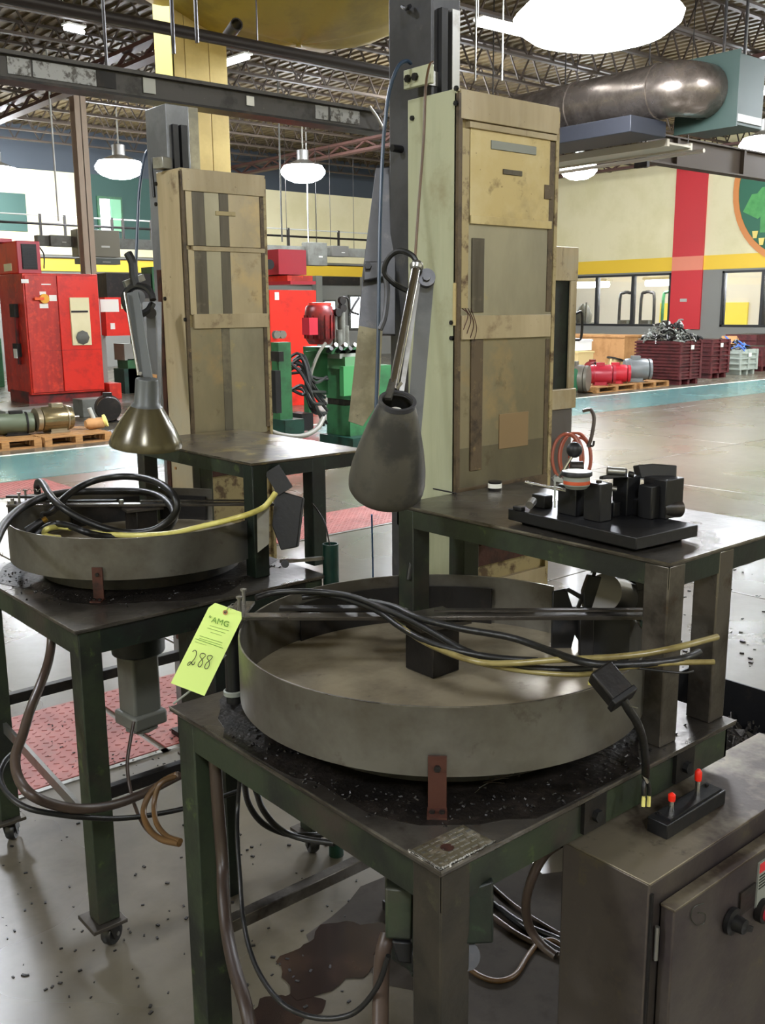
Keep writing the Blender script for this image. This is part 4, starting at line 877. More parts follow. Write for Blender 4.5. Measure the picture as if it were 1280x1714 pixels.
part('tie_wire', MB().tube([tq(377, 1025), PD(383, 1016, d0-.01), PD(390, 1010, d0+.01), PD(396, 1014, d0+.02), PD(386, 1020, d0)], .0008, 5), M_sil, tg)
single('paper_string', MB().tube([PD(378, 1096, d0+.02), PD(368, 1106, d0+.02), PD(352, 1128, d0+.03), PD(320, 1155, d0+.04), PD(290, 1178, d0+.04)], .0022, 6), M_gryl, 'pale string behind the tag reaching the bench corner', 'string')
# ================= hoses over the pans =================
ZR = .80+.196
def hz(name, pts, r_, m, lb, cat='hose', z=ZR, n=10, **k): 
    P = [PZ(p[0], p[1], p[2] if len(p) > 2 else z) for p in pts]
    return single(name, MB().tube(P, r_, n), m, lb, cat, **k)
hz('black_hose', [(428, 1001, .995), (455, 993, 1.0), (500, 990, 1.01), (545, 992, 1.01), (590, 999, 1.015), (640, 1018, 1.015), (690, 1040, 1.01), (730, 1062, 1.005), (770, 1085, 1.0), (820, 1104, .99), (880, 1117, .99), (940, 1121, .99), (990, 1119, .99)], .0065, M_rub, 'lower black hose lying across the near pan, running into the connector box')
hz('black_hose', [(505, 1000, .995), (540, 996, 1.0), (580, 1004, 1.005), (630, 1022, 1.005), (670, 1050, 1.0), (710, 1072, 1.0), (760, 1088, 1.0), (830, 1101, 1.0), (900, 1106, 1.0)], .006, M_rub, 'middle black hose lying across the near pan')
hz('black_hose', [(618, 1007, 1.005), (660, 1016, 1.015), (700, 1034, 1.02), (770, 1052, 1.02), (850, 1066, 1.02), (900, 1082, 1.02), (955, 1102, 1.03), (1000, 1112, 1.035), (1060, 1112, 1.04), (1110, 1108, 1.045), (1145, 1102, 1.05), (1170, 1092, 1.05)], .0065, M_rub, 'upper black hose over the near pan ending in the air before the right shelf leg')
hz('clear_tube', [(600, 1006, 1.0), (640, 1028, 1.0), (690, 1062, 1.0), (740, 1088, .995), (800, 1108, .995), (860, 1110, 1.0), (940, 1104, 1.02), (1010, 1101, 1.03), (1080, 1094, 1.04), (1140, 1082, 1.05), (1200, 1066, 1.05)], .0055, M_yel2, 'yellowed tube over the near pan ending highest at the right shelf leg', 'tube')
hz('clear_tube', [(650, 1034, .99), (700, 1070, .99), (760, 1098, .985), (820, 1114, .985), (900, 1126, .985), (975, 1129, 1.0), (1030, 1119, 1.03), (1085, 1113, 1.04), (1140, 1109, 1.045), (1195, 1108, 1.045)], .0045, M_yel2, 'yellowed tube under the hoses passing behind the connector box', 'tube')
hz('black_wire', [(1020, 1112, 1.03), (1080, 1120, 1.035), (1140, 1126, 1.035), (1160, 1123, 1.035)], .002, M_rub, 'thin black wire end beside the clear tubes at the shelf leg', 'wire')
t = thing('cable_connector', 'dark grey square connector box hung over the near pan rim on its cord', 'connector', PZ(1022, 1148, 1.0))
a = PZ(1002, 1122, 1.035); b = PZ(1042, 1170, 1.0)
part('housing', MB().bar(a, b, .042, .034, up=(b-a).cross(RT)), M_drk, t, bev=.004)
part('cover_lip', MB().bar(b-(b-a).normalized()*.006, b+(b-a).normalized()*.004, .046, .038, up=(b-a).cross(RT)), M_blk, t, bev=.002)
part('yellow_insert', MB().ob(PZ(989, 1141, 1.01), (.012, .008, .008), .5), M_yel, t)
part('cord', MB().tube([b, PZ(1052, 1188, .98), PZ(1066, 1210, .95), PZ(1076, 1240, .9), PZ(1080, 1275, .85), PY(1080, 1300, .905)], .007, 10), M_rub, t)
for k, c_ in ((0, 1077), (1, 1086)):
    part('wire_end', MB().tube([PY(1080, 1298, .905), PY(c_, 1318, .9), PY(c_, 1335, .898)], .004, 8), M_rub, t)
    part('ferrule', MB().tube([PY(c_, 1332, .898), PY(c_-1, 1350, .896)], .0035, 8), M_yel, t)
part('solder_end', MB().tube([PY(1076, 1296, .9), PY(1083, 1310, .897)], .003, 6), M_chr, t)
for i, q in enumerate(((1043, 1178, 1068, 1185), )): part('loose_strand', MB().tube([PZ(q[0], q[1], .99), PZ(q[2], q[3], .99)], .0012, 5), M_sil, t)

# far pan: big black cable loops and yellow tube
lz = .99
hz('black_cable', [(-30, 950, 1.0), (-8, 908, 1.0), (6, 880, 1.005), (26, 858, 1.01), (50, 842, 1.01), (85, 829, 1.01), (130, 823, 1.0), (190, 822, 1.0), (235, 823, 1.0), (265, 830, 1.0), (285, 845, .99), (292, 862, .97), (286, 878, .95), (268, 892, .93)], .0125, M_rub, 'thick black cable coming over the far pan from the left edge', 'cable')
hz('black_cable', [(63, 826, 1.0), (62, 812, 1.03), (65, 806, 1.05), (72, 810, 1.05), (86, 832, 1.03), (105, 850, 1.01), (135, 868, .98), (175, 884, .95), (215, 892, .93), (255, 888, .94), (282, 872, .97), (296, 852, 1.01), (290, 828, 1.05), (265, 808, 1.07), (232, 799, 1.07), (195, 798, 1.07), (160, 804, 1.05), (130, 817, 1.03), (105, 836, 1.01), (88, 855, .98), (72, 862, .96)], .0115, M_rub, 'thick black cable looped in a big ring over the far pan', 'cable')
hz('black_cable', [(62, 896, .93), (75, 884, .95), (95, 877, .96), (118, 881, .96), (145, 891, .95), (170, 897, .93), (205, 899, .92)], .0105, M_rub, 'short black cable inside the far pan near its rim', 'cable')
hz('yellow_tube', [(118, 884, .955), (98, 882, .95), (80, 885, .955), (74, 892, .94), (82, 898, .93), (100, 900, .92)], .0085, M_yel, 'yellow tube end curled inside the far pan', 'tube')
hz('yellow_tube', [(140, 890, .935), (190, 895, .93), (240, 896, .93), (290, 892, .95), (330, 883, .98), (380, 871, 1.01), (415, 861, 1.03), (440, 850, 1.04), (452, 838, 1.06), (461, 825, 1.08)], .0085, M_yel, 'yellow tube running from the far pan past the shelf leg', 'tube')
t = thing('cable_plug', 'brass and black plug lying inside the far pan', 'plug', PZ(60, 880, .9))
a = PZ(46, 890, .93); b = PZ(72, 872, .96); part('body', MB().cyl(a, b, .016, .013, n=14), M_drk, t); part('brass_tip', MB().cyl(b, b+(b-a)*.25, .009, n=10), mat('brass', '#c09a50', .9, .3), t)
part('handle_pivot', MB().tube([PZ(70, 862, .99), PZ(90, 856, .99), PZ(110, 838, 1.0)], .007), M_drk, t)
# posts and springs of the far bench's left side
c = PZ(28, 934, T)
t = thing('guide_stand', 'dark guide stand with springs at the left edge of the far pan', 'stand', c)
part('post', MB().bar(c, Vector((c.x, c.y, T+.19)), .028, .02), M_drk, t)
a = PZ(12, 831, 1.0); b = PZ(80, 832, 1.0); part('arm', MB().bar(a, b, .02, .008), M_drk, t)
for k in range(5):
    q = PZ(32+k*9, 828, 1.006); part('spring', MB().tube([q+Vector((.0, 0, .010))*1+RT*(.007*math.cos(w_))+UP*(.009*math.sin(w_)) for w_ in [i*math.pi/5 for i in range(6)]], .0012, 4, 2), M_sil, t)
t = thing('guard_box', 'black tilted guard box at the right end of the farther bench', 'guard', PD(480, 920, 2.95))
P = [PD(x_, y_, 2.95) for x_, y_ in ((460, 819), (507, 833), (497, 916), (470, 921), (455, 880))]; part('panel', MB().prism(P, FW*.07), M_blk, t, bev=.003)
P = [PD(x_, y_, 2.85) for x_, y_ in ((430, 858), (450, 835), (450, 910), (431, 925))]; part('light_plate', MB().prism(P, FW*.005), M_pan, t)
part('linkage', MB().bar(PD(470, 940, 2.9), PD(541, 934, 3.0), .014, .01), M_sil, t); part('arm', MB().bar(PD(455, 785, 2.95), PD(478, 822, 2.95), .05, .02, up=FW), M_blk, t)
part('cam', MB().cyl(PD(477, 944, 2.88), PD(477, 944, 2.92), .012, n=12), M_blk, t)
c = PD(553, 910, 3.0)
t = thing('green_standpipe', 'dark green open pipe standing between the two benches', 'pipe', (c.x, c.y, GZ))
part('pipe', MB().lathe([(.025, GZ), (.025, c.z), (.021, c.z), (.021, .1)], (c.x, c.y, 0), n=24), M_teal, t)
part('wire', MB().tube([c+Vector((0, 0, -.02)), PD(545, 880, 3.0), PD(535, 860, 3.0), PD(522, 842, 2.98)], .0025, 5), M_drk, t)
single('blue_strip', MB().bar(PZ(622, 862, 1.12), PZ(625, 1000, .82), .004, .004), mat('blue_tape', '#2c62a8', 0, .5), 'thin blue line down the green shelf leg left of the big column', 'cord')
single('black_rod', MB().tube([PD(697, 880, 2.28), PD(690, 930, 2.28), PD(684, 970, 2.28)], .006), M_rub, 'black rod under the near shelf before the pale side cover', 'rod')

# feeder assembly beyond the near pan
t = thing('rotary_feeder', 'black feeder assembly with a round drum under the near shelf, right of the pan', 'feeder', PD(1010, 1100, 2.12))
def dp(nm, pts, d, th, m): part(nm, MB().prism([PD(x_, y_, d) for x_, y_ in pts], FW*th), m, t, bev=.002)
dp('side_plate', ((925, 990), (948, 985), (958, 1016), (985, 1016), (985, 1100), (962, 1062), (950, 1110), (922, 1095)), 2.16, .01, M_blk)
dp('link_arm', ((946, 988), (953, 984), (976, 997), (972, 1004)), 2.14, .012, M_blk); dp('link_arm', ((964, 1020), (970, 1020), (992, 968), (984, 964)), 2.14, .012, M_drk)
dp('clamp_head', ((986, 962), (1010, 966), (1008, 1018), (978, 1018), (976, 990)), 2.13, .03, M_blk)
part('drum', MB().cyl(PD(1010, 992, 2.12), PD(1044, 1002, 2.2), .042, n=28), mat('shiny_drum', '#4c4a48', .8, .3), t); part('drum_flange', MB().cyl(PD(1044, 1002, 2.2), PD(1050, 1003, 2.21), .05, n=28), M_blk, t)
dp('strap', ((1015, 945), (1040, 948), (1044, 965), (1038, 974), (1028, 966)), 2.15, .01, M_blk); part('rod', MB().tube([PD(1000, 944, 2.14), PD(993, 964, 2.14)], .004), M_blk, t)
dp('housing_plate', ((1048, 975), (1095, 985), (1095, 1030), (1048, 1022)), 2.16, .02, M_drk); dp('cross_plate', ((980, 1018), (1096, 1022), (1096, 1036), (980, 1030)), 2.1, .02, M_blk)
dp('round_guard', ((990, 1032), (1058, 1034), (1068, 1050), (1074, 1080), (1074, 1120), (990, 1118)), 2.12, .008, M_blk); dp('bracket', ((1063, 967), (1098, 970), (1098, 982), (1066, 990)), 2.06, .01, M_blk)
dp('motor_box', ((1074, 1040), (1094, 1040), (1098, 1150), (1076, 1150)), 2.1, .05, M_teal); dp('post', ((970, 1030), (994, 1030), (994, 1100), (970, 1100)), 2.11, .02, M_drk)

# ================= control cabinet at lower right =================
ZC = .70; A = PZ(1087, 1479, ZC); cx0, cy0 = A.x, A.y; cxe = cx0+.66; cyb = .972
t = thing('control_cabinet', 'oily grey steel control cabinet at the lower right corner of the photo', 'cabinet', (cx0, cy0, GZ))
part('body', MB().box(cx0, cxe, cy0, cyb, GZ+.01, ZC-.003), M_cab, t, bev=.003); part('top_sheet', MB().box(cx0-.001, cxe, cy0-.001, cyb, ZC-.004, ZC), M_cabt, t, bev=.0015)
part('edge_bead', MB().box(cx0+.002, cx0+.008, cy0-.004, cy0, GZ+.05, ZC-.02), M_drk, t)
dr = part('door', MB().box(cx0+.028, cxe-.02, cy0-.03, cy0-.004, GZ+.06, ZC-.045), M_cab, t, bev=.003)
part('door_rim', MB().box(cx0+.026, cxe-.018, cy0-.032, cy0-.005, ZC-.048, ZC-.043), M_cabt, dr, bev=.001)
part('hinge', MB().cyl((cx0+.016, cy0-.008, .56), (cx0+.016, cy0-.008, .62), .004, n=10), M_sil, dr)
q = PY(1222, 1540, cy0-.032)
kn = part('rotary_knob', MB().lathe([(.024, 0), (.024, .008), (.015, .010), (.013, .028), (.001, .03)], q, (0, -1, 0), 24).ob(q+Vector((.012, -.022, -.008)), (.035, .012, .010), (0, .5, 0)), M_blk, dr)
q = PY(1272, 1522, cy0-.032)
part('lamp_collar', MB().lathe([(.022, 0), (.022, .012), (.016, .014)], q, (0, -1, 0), 24), M_drk, dr); part('red_lens', MB().lathe([(.016, .012), (.015, .026), (.008, .033), (.001, .034)], q, (0, -1, 0), 20), mat('red_lens', '#b02c3c', 0, .25, coat=.5), dr)
q = PY(1250, 1505, cy0-.032); part('switch_plate', MB().ob(q, (.05, .004, .045), 0), M_drk, dr)
p0 = PY(1271, 1446, cy0-.0335); q1 = PY(1330, 1470, cy0-.0335); part('warning_label', MB().box(p0.x, q1.x, cy0-.0335, cy0-.03, PY(1271, 1518, cy0-.0335).z, p0.z), M_gryl, dr)
part('label_red_bar', MB().box(p0.x+.002, q1.x, cy0-.0345, cy0-.0335, PY(1271, 1462, cy0-.0335).z, p0.z-.002), M_wred, dr)
for k in range(5): part('label_line', MB().box(p0.x+.003, q1.x-.02, cy0-.0345, cy0-.0335, p0.z-.028-k*.006, p0.z-.026-k*.006), M_ink, dr)
part('green_scrawl', MB().tube([PY(x_, y_, cy0-.0315) for x_, y_ in ((1178, 1512), (1162, 1518), (1156, 1535), (1165, 1548), (1178, 1545), (1180, 1530), (1168, 1528))], .0008, 4), M_green, dr)
# toggle switch block
A = PZ(1117, 1382, ZC+.028); B = PZ(1215, 1322, ZC+.028); C_ = PZ(1083, 1366, ZC+.028); u2 = (B-A); v2 = (C_-A); u2.z = v2.z = 0
bl = thing('switch_block', 'black steel block with two red tipped pegs on the grey cabinet', 'fixture', (A.x, A.y, ZC))
P0 = Vector((A.x, A.y, ZC)); part('block', MB().prism([P0, P0+u2, P0+u2+v2, P0+v2], (0, 0, .028)), M_blk, bl, bev=.002)
part('upper_step', MB().prism([P0+u2*.08+v2*.1+Vector((0, 0, .028)), P0+u2*.95+v2*.1+Vector((0, 0, .028)), P0+u2*.95+v2*.85+Vector((0, 0, .028)), P0+u2*.08+v2*.85+Vector((0, 0, .028))], (0, 0, .004)), M_blk, bl)
for f_, h_ in ((.22, .034), (.66, .05)):
    q = P0+u2*f_+v2*.5+Vector((0, 0, .03)); pg = part('peg', MB().cyl(q, q+Vector((0, 0, h_*.7)), .0045, n=12), M_chr, bl)
    part('red_tip', MB().lathe([(.006, h_*.62), (.0065, h_*.7), (.0065, h_*.95), (.003, h_*1.05), (.001, h_*1.07)], q, n=14), M_redb, pg)
for f_ in (.1, .9): q = P0+u2*f_+v2*.7+Vector((0, 0, .032)); part('screw', MB().bolt(q, (0, 0, 1), .004, .003), M_drk, bl)

# chip tray right of the bench
x0, x1, y0, y1 = 2.55, 3.45, .75, 2.1
t = thing('chip_tray', 'low black tray full of oily metal chips on the floor at right', 'tray', (2.5, 1.3, GZ))
part('tray_wall', MB().box(x0, x1, y1-.008, y1, GZ, GZ+.29), M_blk, t); part('tray_wall', MB().box(x1-.008, x1, y0, y1, GZ, GZ+.29), M_blk, t); part('tray_wall', MB().box(x0, x0+.008, y0, y1, GZ, GZ+.29), M_blk, t); part('tray_wall', MB().box(x0, x1, y0, y0+.008, GZ, GZ+.29), M_blk, t); part('tray_floor', MB().box(x0, x1, y0, y1, GZ+.004, GZ+.01), M_blk, t)
n = 44; random.seed(5); vs = []; 
for j in range(n+1):
    for i in range(n+1): vs.append((x0+.01+(x1-x0-.02)*i/n, y0+.01+(y1-y0-.02)*j/n, GZ+.12+random.uniform(-.016, .02)+.03*math.sin(i*.3)*math.cos(j*.25)))
mb = MB().add(vs, [(j*(n+1)+i, j*(n+1)+i+1, (j+1)*(n+1)+i+1, (j+1)*(n+1)+i) for j in range(n) for i in range(n)])
for k in range(1500):
    s_ = random.uniform(.006, .022); mb.ob((random.uniform(x0+.03, x1-.03), random.uniform(y0+.03, y1-.03), GZ+.135+random.uniform(-.01, .03)), (s_*1.6, s_*.7, s_*.25), (random.random()*2, random.random()*2, random.random()*6))
part('chips', mb, M_chip, t, kind='stuff', smooth=False)

# ================= floor things near the benches =================
def treadplate(cx, cy, w_, d_, lb):
    t = thing('floor_plate', lb, 'plate', (cx, cy, GZ), world=False)
    part('sheet', MB().box(-w_/2, w_/2, -d_/2, d_/2, .001, .008), M_plate, t, bev=.002)
    mb = MB(); nx, ny = int(w_/.042), int(d_/.042)
    for i in range(nx):
        for j in range(ny):
            a = .6 if (i+j) % 2 else -.6
            mb.ob((-w_/2+(i+.5)*w_/nx, -d_/2+(j+.5)*d_/ny, .0085), (.022, .006, .003), a)
    part('tread_bumps', mb, M_plate, t, kind='stuff', smooth=False)
    part('frame_edge', MB().box(-w_/2-.03, w_/2+.03, -d_/2-.03, -d_/2-.005, 0, .006), M_sil, t)
    return t
treadplate(1.10, 3.77, 1.21, 0.72, 'red tread plate in the floor behind the green bench legs, left one')
treadplate(2.34, 3.77, 1.21, 0.72, 'red tread plate in the floor behind the hanging motor, right one')
treadplate(5.04, 6.38, 1.86, 0.68, 'red tread plate in the floor between the benches, farther away')
treadplate(2.52, 9.81, 2.85, 0.82, 'faded red floor plate before the teal aisle at the left edge')
def stain(px_, py_, r_, lb, seed, m=None):
    c = PZ(px_, py_); pts = []
    for k in range(40):
        a = k*math.pi/20; q = r_*(1+.18*math.sin(2*a+seed)+.12*math.sin(5*a+seed*2)+.06*math.sin(11*a)); pts.append((c.x+q*math.cos(a)*1.2, c.y+q*math.sin(a), GZ+.0025-seed*.0004))
    single('oil_or_shade_patch', MB().prism(pts, (0, 0, .0003)), m or M_oil, lb, 'stain')
stain(560, 1600, .13, 'dark oily stain on the floor under the near bench', 1.0)
stain(480, 1690, .07, 'smaller oily stain on the floor near the bottom of the photo', 2.6)
stain(850, 1560, .42, 'wide brown grey patch painted to dim the bright floor between the corner leg and the grey cabinet', 4.2, mat('brown_floor_shade', '#35302b', 0, .8, [(4, '#453f38', .3, .8), (14, '#2a2520', .5, .8)], .03, 40, spec=.15))  # brown patch added to darken the overbright floor in this gap
random.seed(21); mb = MB()
for k in range(150):
    q = PZ(random.uniform(0, 620), random.uniform(1340, 1700)); s_ = random.uniform(.002, .007); mb.ob((q.x, q.y, GZ+s_*.3), (s_*1.8, s_, s_*.6), random.random()*6)
for k in range(80):
    q = PZ(random.uniform(60, 300), random.uniform(1180, 1300), GZ+.009); s_ = random.uniform(.002, .006); mb.ob((q.x, q.y, GZ+.009+s_*.3), (s_*1.8, s_, s_*.6), random.random()*6)
for k in range(140):
    q = PZ(random.uniform(980, 1280), random.uniform(900, 1120)); s_ = random.uniform(.004, .014); mb.ob((q.x, q.y, GZ+s_*.3), (s_*1.8, s_, s_*.5), random.random()*6)
o = part('floor_debris', mb, M_drk, None, 'small dark crumbs lying on the concrete around the benches', kind='stuff'); o['category'] = 'debris'

def dpt(name, pts, r_, m, lb, cat='cable', n=10):
    """points: (x, y, depth) or (x, y, None) for lying on the floor"""
    P = [PD(*p) if p[2] is not None else PZ(p[0], p[1], GZ+r_) for p in pts]
    return single(name, MB().tube(P, r_, n), m, lb, cat)
dpt('brown_cable', [(84, 1046, 2.75), (86, 1075, 2.75), (80, 1110, 2.7), (66, 1150, 2.6), (50, 1190, 2.5), (38, 1230, 2.45), (26, 1265, 2.4), (30, 1300, 2.35), (52, 1330, 2.3), (95, 1348, 2.35), (140, 1354, 2.4), (190, 1347, 2.5), (240, 1328, 2.6), (300, 1298, 2.7)], .0125, M_bcab, 'thick brown grey cable hanging from the farther bench and looping left of its front leg')
dpt('black_cable', [(20, 1262, 2.5), (6, 1278, 2.45), (0, 1302, 2.4), (14, 1330, 2.35), (45, 1352, 2.32), (90, 1362, 2.35), (140, 1368, 2.4), (200, 1370, 2.5), (260, 1363, 2.6), (320, 1350, 2.7), (400, 1324, 2.8)], .007, M_rub, 'black cable looping low behind the front leg of the farther bench')
dpt('thin_brown_cable', [(224, 1208, 2.72), (218, 1240, 2.7), (213, 1280, 2.68), (218, 1320, 2.65), (228, 1355, 2.6), (245, 1388, 2.5), (272, 1406, 2.4), (300, 1409, 2.3)], .005, M_bcab, 'thin brown cable hanging from the motor under the farther bench')
dpt('ochre_cable', [(296, 1296, 2.4), (272, 1308, 2.4), (250, 1330, 2.38), (240, 1360, 2.35), (250, 1388, 2.3), (270, 1405, 2.25), (300, 1412, 2.2)], .0075, M_ocab, 'ochre cable loop left of the near bench leg, outer loop')
dpt('ochre_cable', [(292, 1300, 2.38), (268, 1312, 2.36), (258, 1345, 2.35), (262, 1378, 2.3), (280, 1400, 2.25), (302, 1408, 2.2)], .0065, M_ocab, 'ochre cable loop left of the near bench leg, inner loop')
dpt('thin_black_cable', [(402, 1300, 1.9), (398, 1345, 1.95), (397, 1400, 1.9), (401, 1460, 1.85), (406, 1530, 1.8), (418, 1590, 1.72), (440, 1640, 1.66), (475, 1682, 1.6), (520, 1702, 1.58), (565, 1704, 1.56), (600, 1690, 1.55), (632, 1650, 1.52), (650, 1600, 1.5)], .0045, M_rub, 'thin black cable hanging in a deep loop under the near bench')
dpt('black_cable', [(408, 1305, 2.2), (416, 1345, 2.3), (440, 1378, 2.35), (480, 1396, 2.4), (520, 1398, 2.4), (545, 1396, 2.42)], .0075, M_rub, 'black cable swinging under the near bench, upper one')
dpt('black_cable', [(428, 1322, 2.2), (440, 1355, 2.3), (465, 1385, 2.35), (500, 1402, 2.35), (560, 1412, 2.3)], .0075, M_rub, 'black cable swinging under the near bench, lower one')
dpt('brown_pipe', [(648, 1565, 1.62), (640, 1600, 1.6), (637, 1660, 1.55), (636, 1740, 1.5)], .0135, M_bcab, 'brown hose standing under the near bench left of its corner leg', 'hose')
dpt('brown_hose', [(358, 1250, 2.0), (364, 1340, 2.0), (372, 1440, 2.0), (374, 1500, 1.95), (380, 1560, 1.9), (392, 1620, 1.82), (410, 1680, 1.75), (420, 1730, 1.72)], .013, mat('dark_brown_hose', '#33271f', 0, .45), 'brown hose leaning behind the left leg of the near bench', 'hose')
dpt('brown_hose', [(936, 1412, 1.75), (912, 1430, 1.78), (892, 1465, 1.8), (880, 1510, 1.85), (885, 1550, 1.9), (905, 1580, 1.9), (930, 1600, 1.88)], .009, M_bcab, 'brown hose curving down left of the grey cabinet', 'hose')
dpt('orange_cable', [(776, 1612, None), (800, 1632, None), (832, 1642, None), (862, 1632, None), (882, 1602, None), (900, 1580, None), (925, 1574, None), (950, 1590, None)], .0075, M_ocab, 'orange brown cable curving on the floor left of the grey cabinet')
for i, q in enumerate(((820, 1480, 930, 1560, M_bcab), (826, 1512, 936, 1590, M_rub), (824, 1534, 940, 1600, M_bcab), (836, 1520, 930, 1570, M_rub))):
    dpt('floor_cable', [(q[0], q[1], None), ((q[0]*.6+q[2]*.4), (q[1]*.6+q[3]*.4)+6, None), (q[2], q[3], None), (q[2]+30, q[3]+14, None)], .0065+.001*i, q[4], 'cable in the bundle on the floor behind the corner leg, %s' % ['top brown one', 'top black one', 'lowest brown one', 'middle black one'][i])
# boxes under the near bench
t = thing('valve_box', 'mossy green valve box hanging under the near corner of the bench', 'box', PD(668, 1560, 1.55))
P = [PD(x_, y_, 1.55) for x_, y_ in ((644, 1486), (692, 1490), (690, 1575), (645, 1572))]; part('box', MB().prism(P, FW*.06), M_green, t, bev=.004)
P = [PD(x_, y_, 1.6) for x_, y_ in ((655, 1575), (690, 1577), (690, 1615), (664, 1612))]; part('fitting', MB().prism(P, FW*.04), M_blk, t, bev=.004)
t = thing('junction_box', 'dark green junction box under the near bench, right of the corner leg', 'box', PD(800, 1580, 1.5))
P = [PD(x_, y_, 1.5) for x_, y_ in ((776, 1490), (826, 1474), (826, 1580), (776, 1582))]; part('box', MB().prism(P, FW*.08), M_greend, t, bev=.004); part('gland', MB().cyl(PD(780, 1600, 1.52), PD(780, 1600, 1.6), .022, n=18), M_blk, t)
# side cabinet of the farther bench, behind the tag
t = thing('side_cabinet', 'dark green low cabinet behind the tag and under the farther bench', 'cabinet', (1.5, 2.25, GZ))
q0, q1 = PZ(296, 1040, .72), PZ(395, 1060, .72)
part('body', MB().box(q0.x, q0.x+.2, q0.y-.2, q0.y, .40, .72), M_greend, t, bev=.004); part('lid', MB().box(q0.x-.004, q0.x+.205, q0.y-.205, q0.y+.004, .72, .726), M_top, t, bev=.001)
part('stand_leg', MB().box(q0.x+.08, q0.x+.12, q0.y-.1, q0.y-.06, GZ, .4), M_greend, t)

# ================= background: left =================
A = PZ(54, 677); YF = A.y; xr = PY(172, 600, YF).x; yl = PX(8, 600, A.x).y; zt_ = PY(100, 458, YF).z
t = thing('red_control_cabinet', 'tall red machine cabinet with a cream panel and switches, at left', 'cabinet', (A.x, YF, GZ))
part('plinth', MB().box(A.x-.02, xr-.05, YF+.1, yl-.2, GZ, .08), M_redd, t)
part('body', MB().box(A.x, xr, YF, yl, .02, zt_), M_red, t, bev=.015)
xm = PY(103, 600, YF).x
d1 = part('door', MB().box(A.x+.03, xm-.01, YF-.03, YF, .06, zt_-.04), M_red, t, bev=.008); d2 = part('door', MB().box(xm+.01, xr-.02, YF-.03, YF, .06, zt_-.04), M_redb, t, bev=.008)
part('seam', MB().box(A.x+.02, xr-.01, YF-.034, YF-.028, zt_*.37, zt_*.372), M_redd, t)
def yb(nm, x0_, y0_, x1_, y1_, m, par, dep=.01, Y=None, fl=False):
    Y = YF-.03 if Y is None else Y
    p = PY(x0_, y0_, Y); q = PY(x1_, y1_, Y); return part(nm, MB().box(p.x, q.x, Y-dep, Y, GZ if fl else q.z, p.z), m, par)
cp_ = yb('cream_panel', 115, 498, 152, 577, M_wcream, d2, .05); yb('panel_slot', 119, 520, 147, 523, M_blk, cp_, .01, YF-.08)
q = PY(138, 565, YF-.08); part('handwheel', MB().lathe([(.001, -.01), (.12, 0), (.14, .02), (.1, .04), (.03, .05)], q, (0, -1, 0), 8), M_gry, cp_)
for s_ in ((35, 467, 48, 474), (66, 488, 77, 494), (82, 494, 95, 504), (66, 508, 81, 516), (69, 475, 85, 477)): yb('sticker', *s_, M_white, d1, .006)
q = PY(73, 500, YF-.03); part('main_switch', MB().cyl(q, q+Vector((0, -.06, 0)), .09, n=16), mat('yellow_switch', '#e8a828'), d1); part('switch_handle', MB().box(q.x-.2, q.x-.02, q.y-.08, q.y-.05, q.z-.025, q.z+.025), mat('orange_handle', '#f06020'), d1)
for yy, z0_ in ((A.x-.03, 1.5), (A.x-.03, .75)): part('side_lock', MB().box(A.x-.08, A.x, yl-.95, yl-.7, z0_, z0_+.25), M_drk, t)
part('side_bar', MB().box(A.x-.05, A.x-.01, yl-.9, yl-.82, .6, 1.6), M_redd, t)
part('side_tag', MB().box(A.x-.09, A.x-.08, yl-.92, yl-.75, .72, .9), M_white, t)
p = PY(30, 452, YF+.3); q = PY(65, 404, YF+.3)
t = thing('cooling_unit', 'red cooling unit with a dark grille on top of the red cabinet', 'cooler', (p.x, YF+.3, zt_))
part('casing', MB().box(p.x, q.x, YF+.3, YF+2.3, zt_, q.z), M_redb, t, bev=.02); part('grille_frame', MB().box(p.x, q.x, YF+.27, YF+.3, zt_, q.z), M_pink, t, bev=.01)
part('grille', MB().box(p.x+.08, q.x-.08, YF+.25, YF+.27, zt_+.08, q.z-.06), M_drk, t)
for k in range(14): part('louvre', MB().box(p.x+.09, q.x-.09, YF+.235, YF+.25, zt_+.1+k*(q.z-zt_-.2)/14, zt_+.12+k*(q.z-zt_-.2)/14), M_blk, t)
part('hood', MB().box(p.x-.1, q.x-.25, YF+1.0, YF+2.2, q.z, q.z+.08), M_pink, t, bev=.01); part('sticker', MB().box(p.x-.01, p.x, YF+.6, YF+1.0, zt_+.06, zt_+.2), M_wcream, t)
part('cable', MB().tube([Vector((q.x, YF+.3, q.z-.1)), Vector((q.x+.08, YF+.3, q.z-.25)), Vector((q.x+.06, YF+.3, zt_+.1))], .015), M_rub, t)
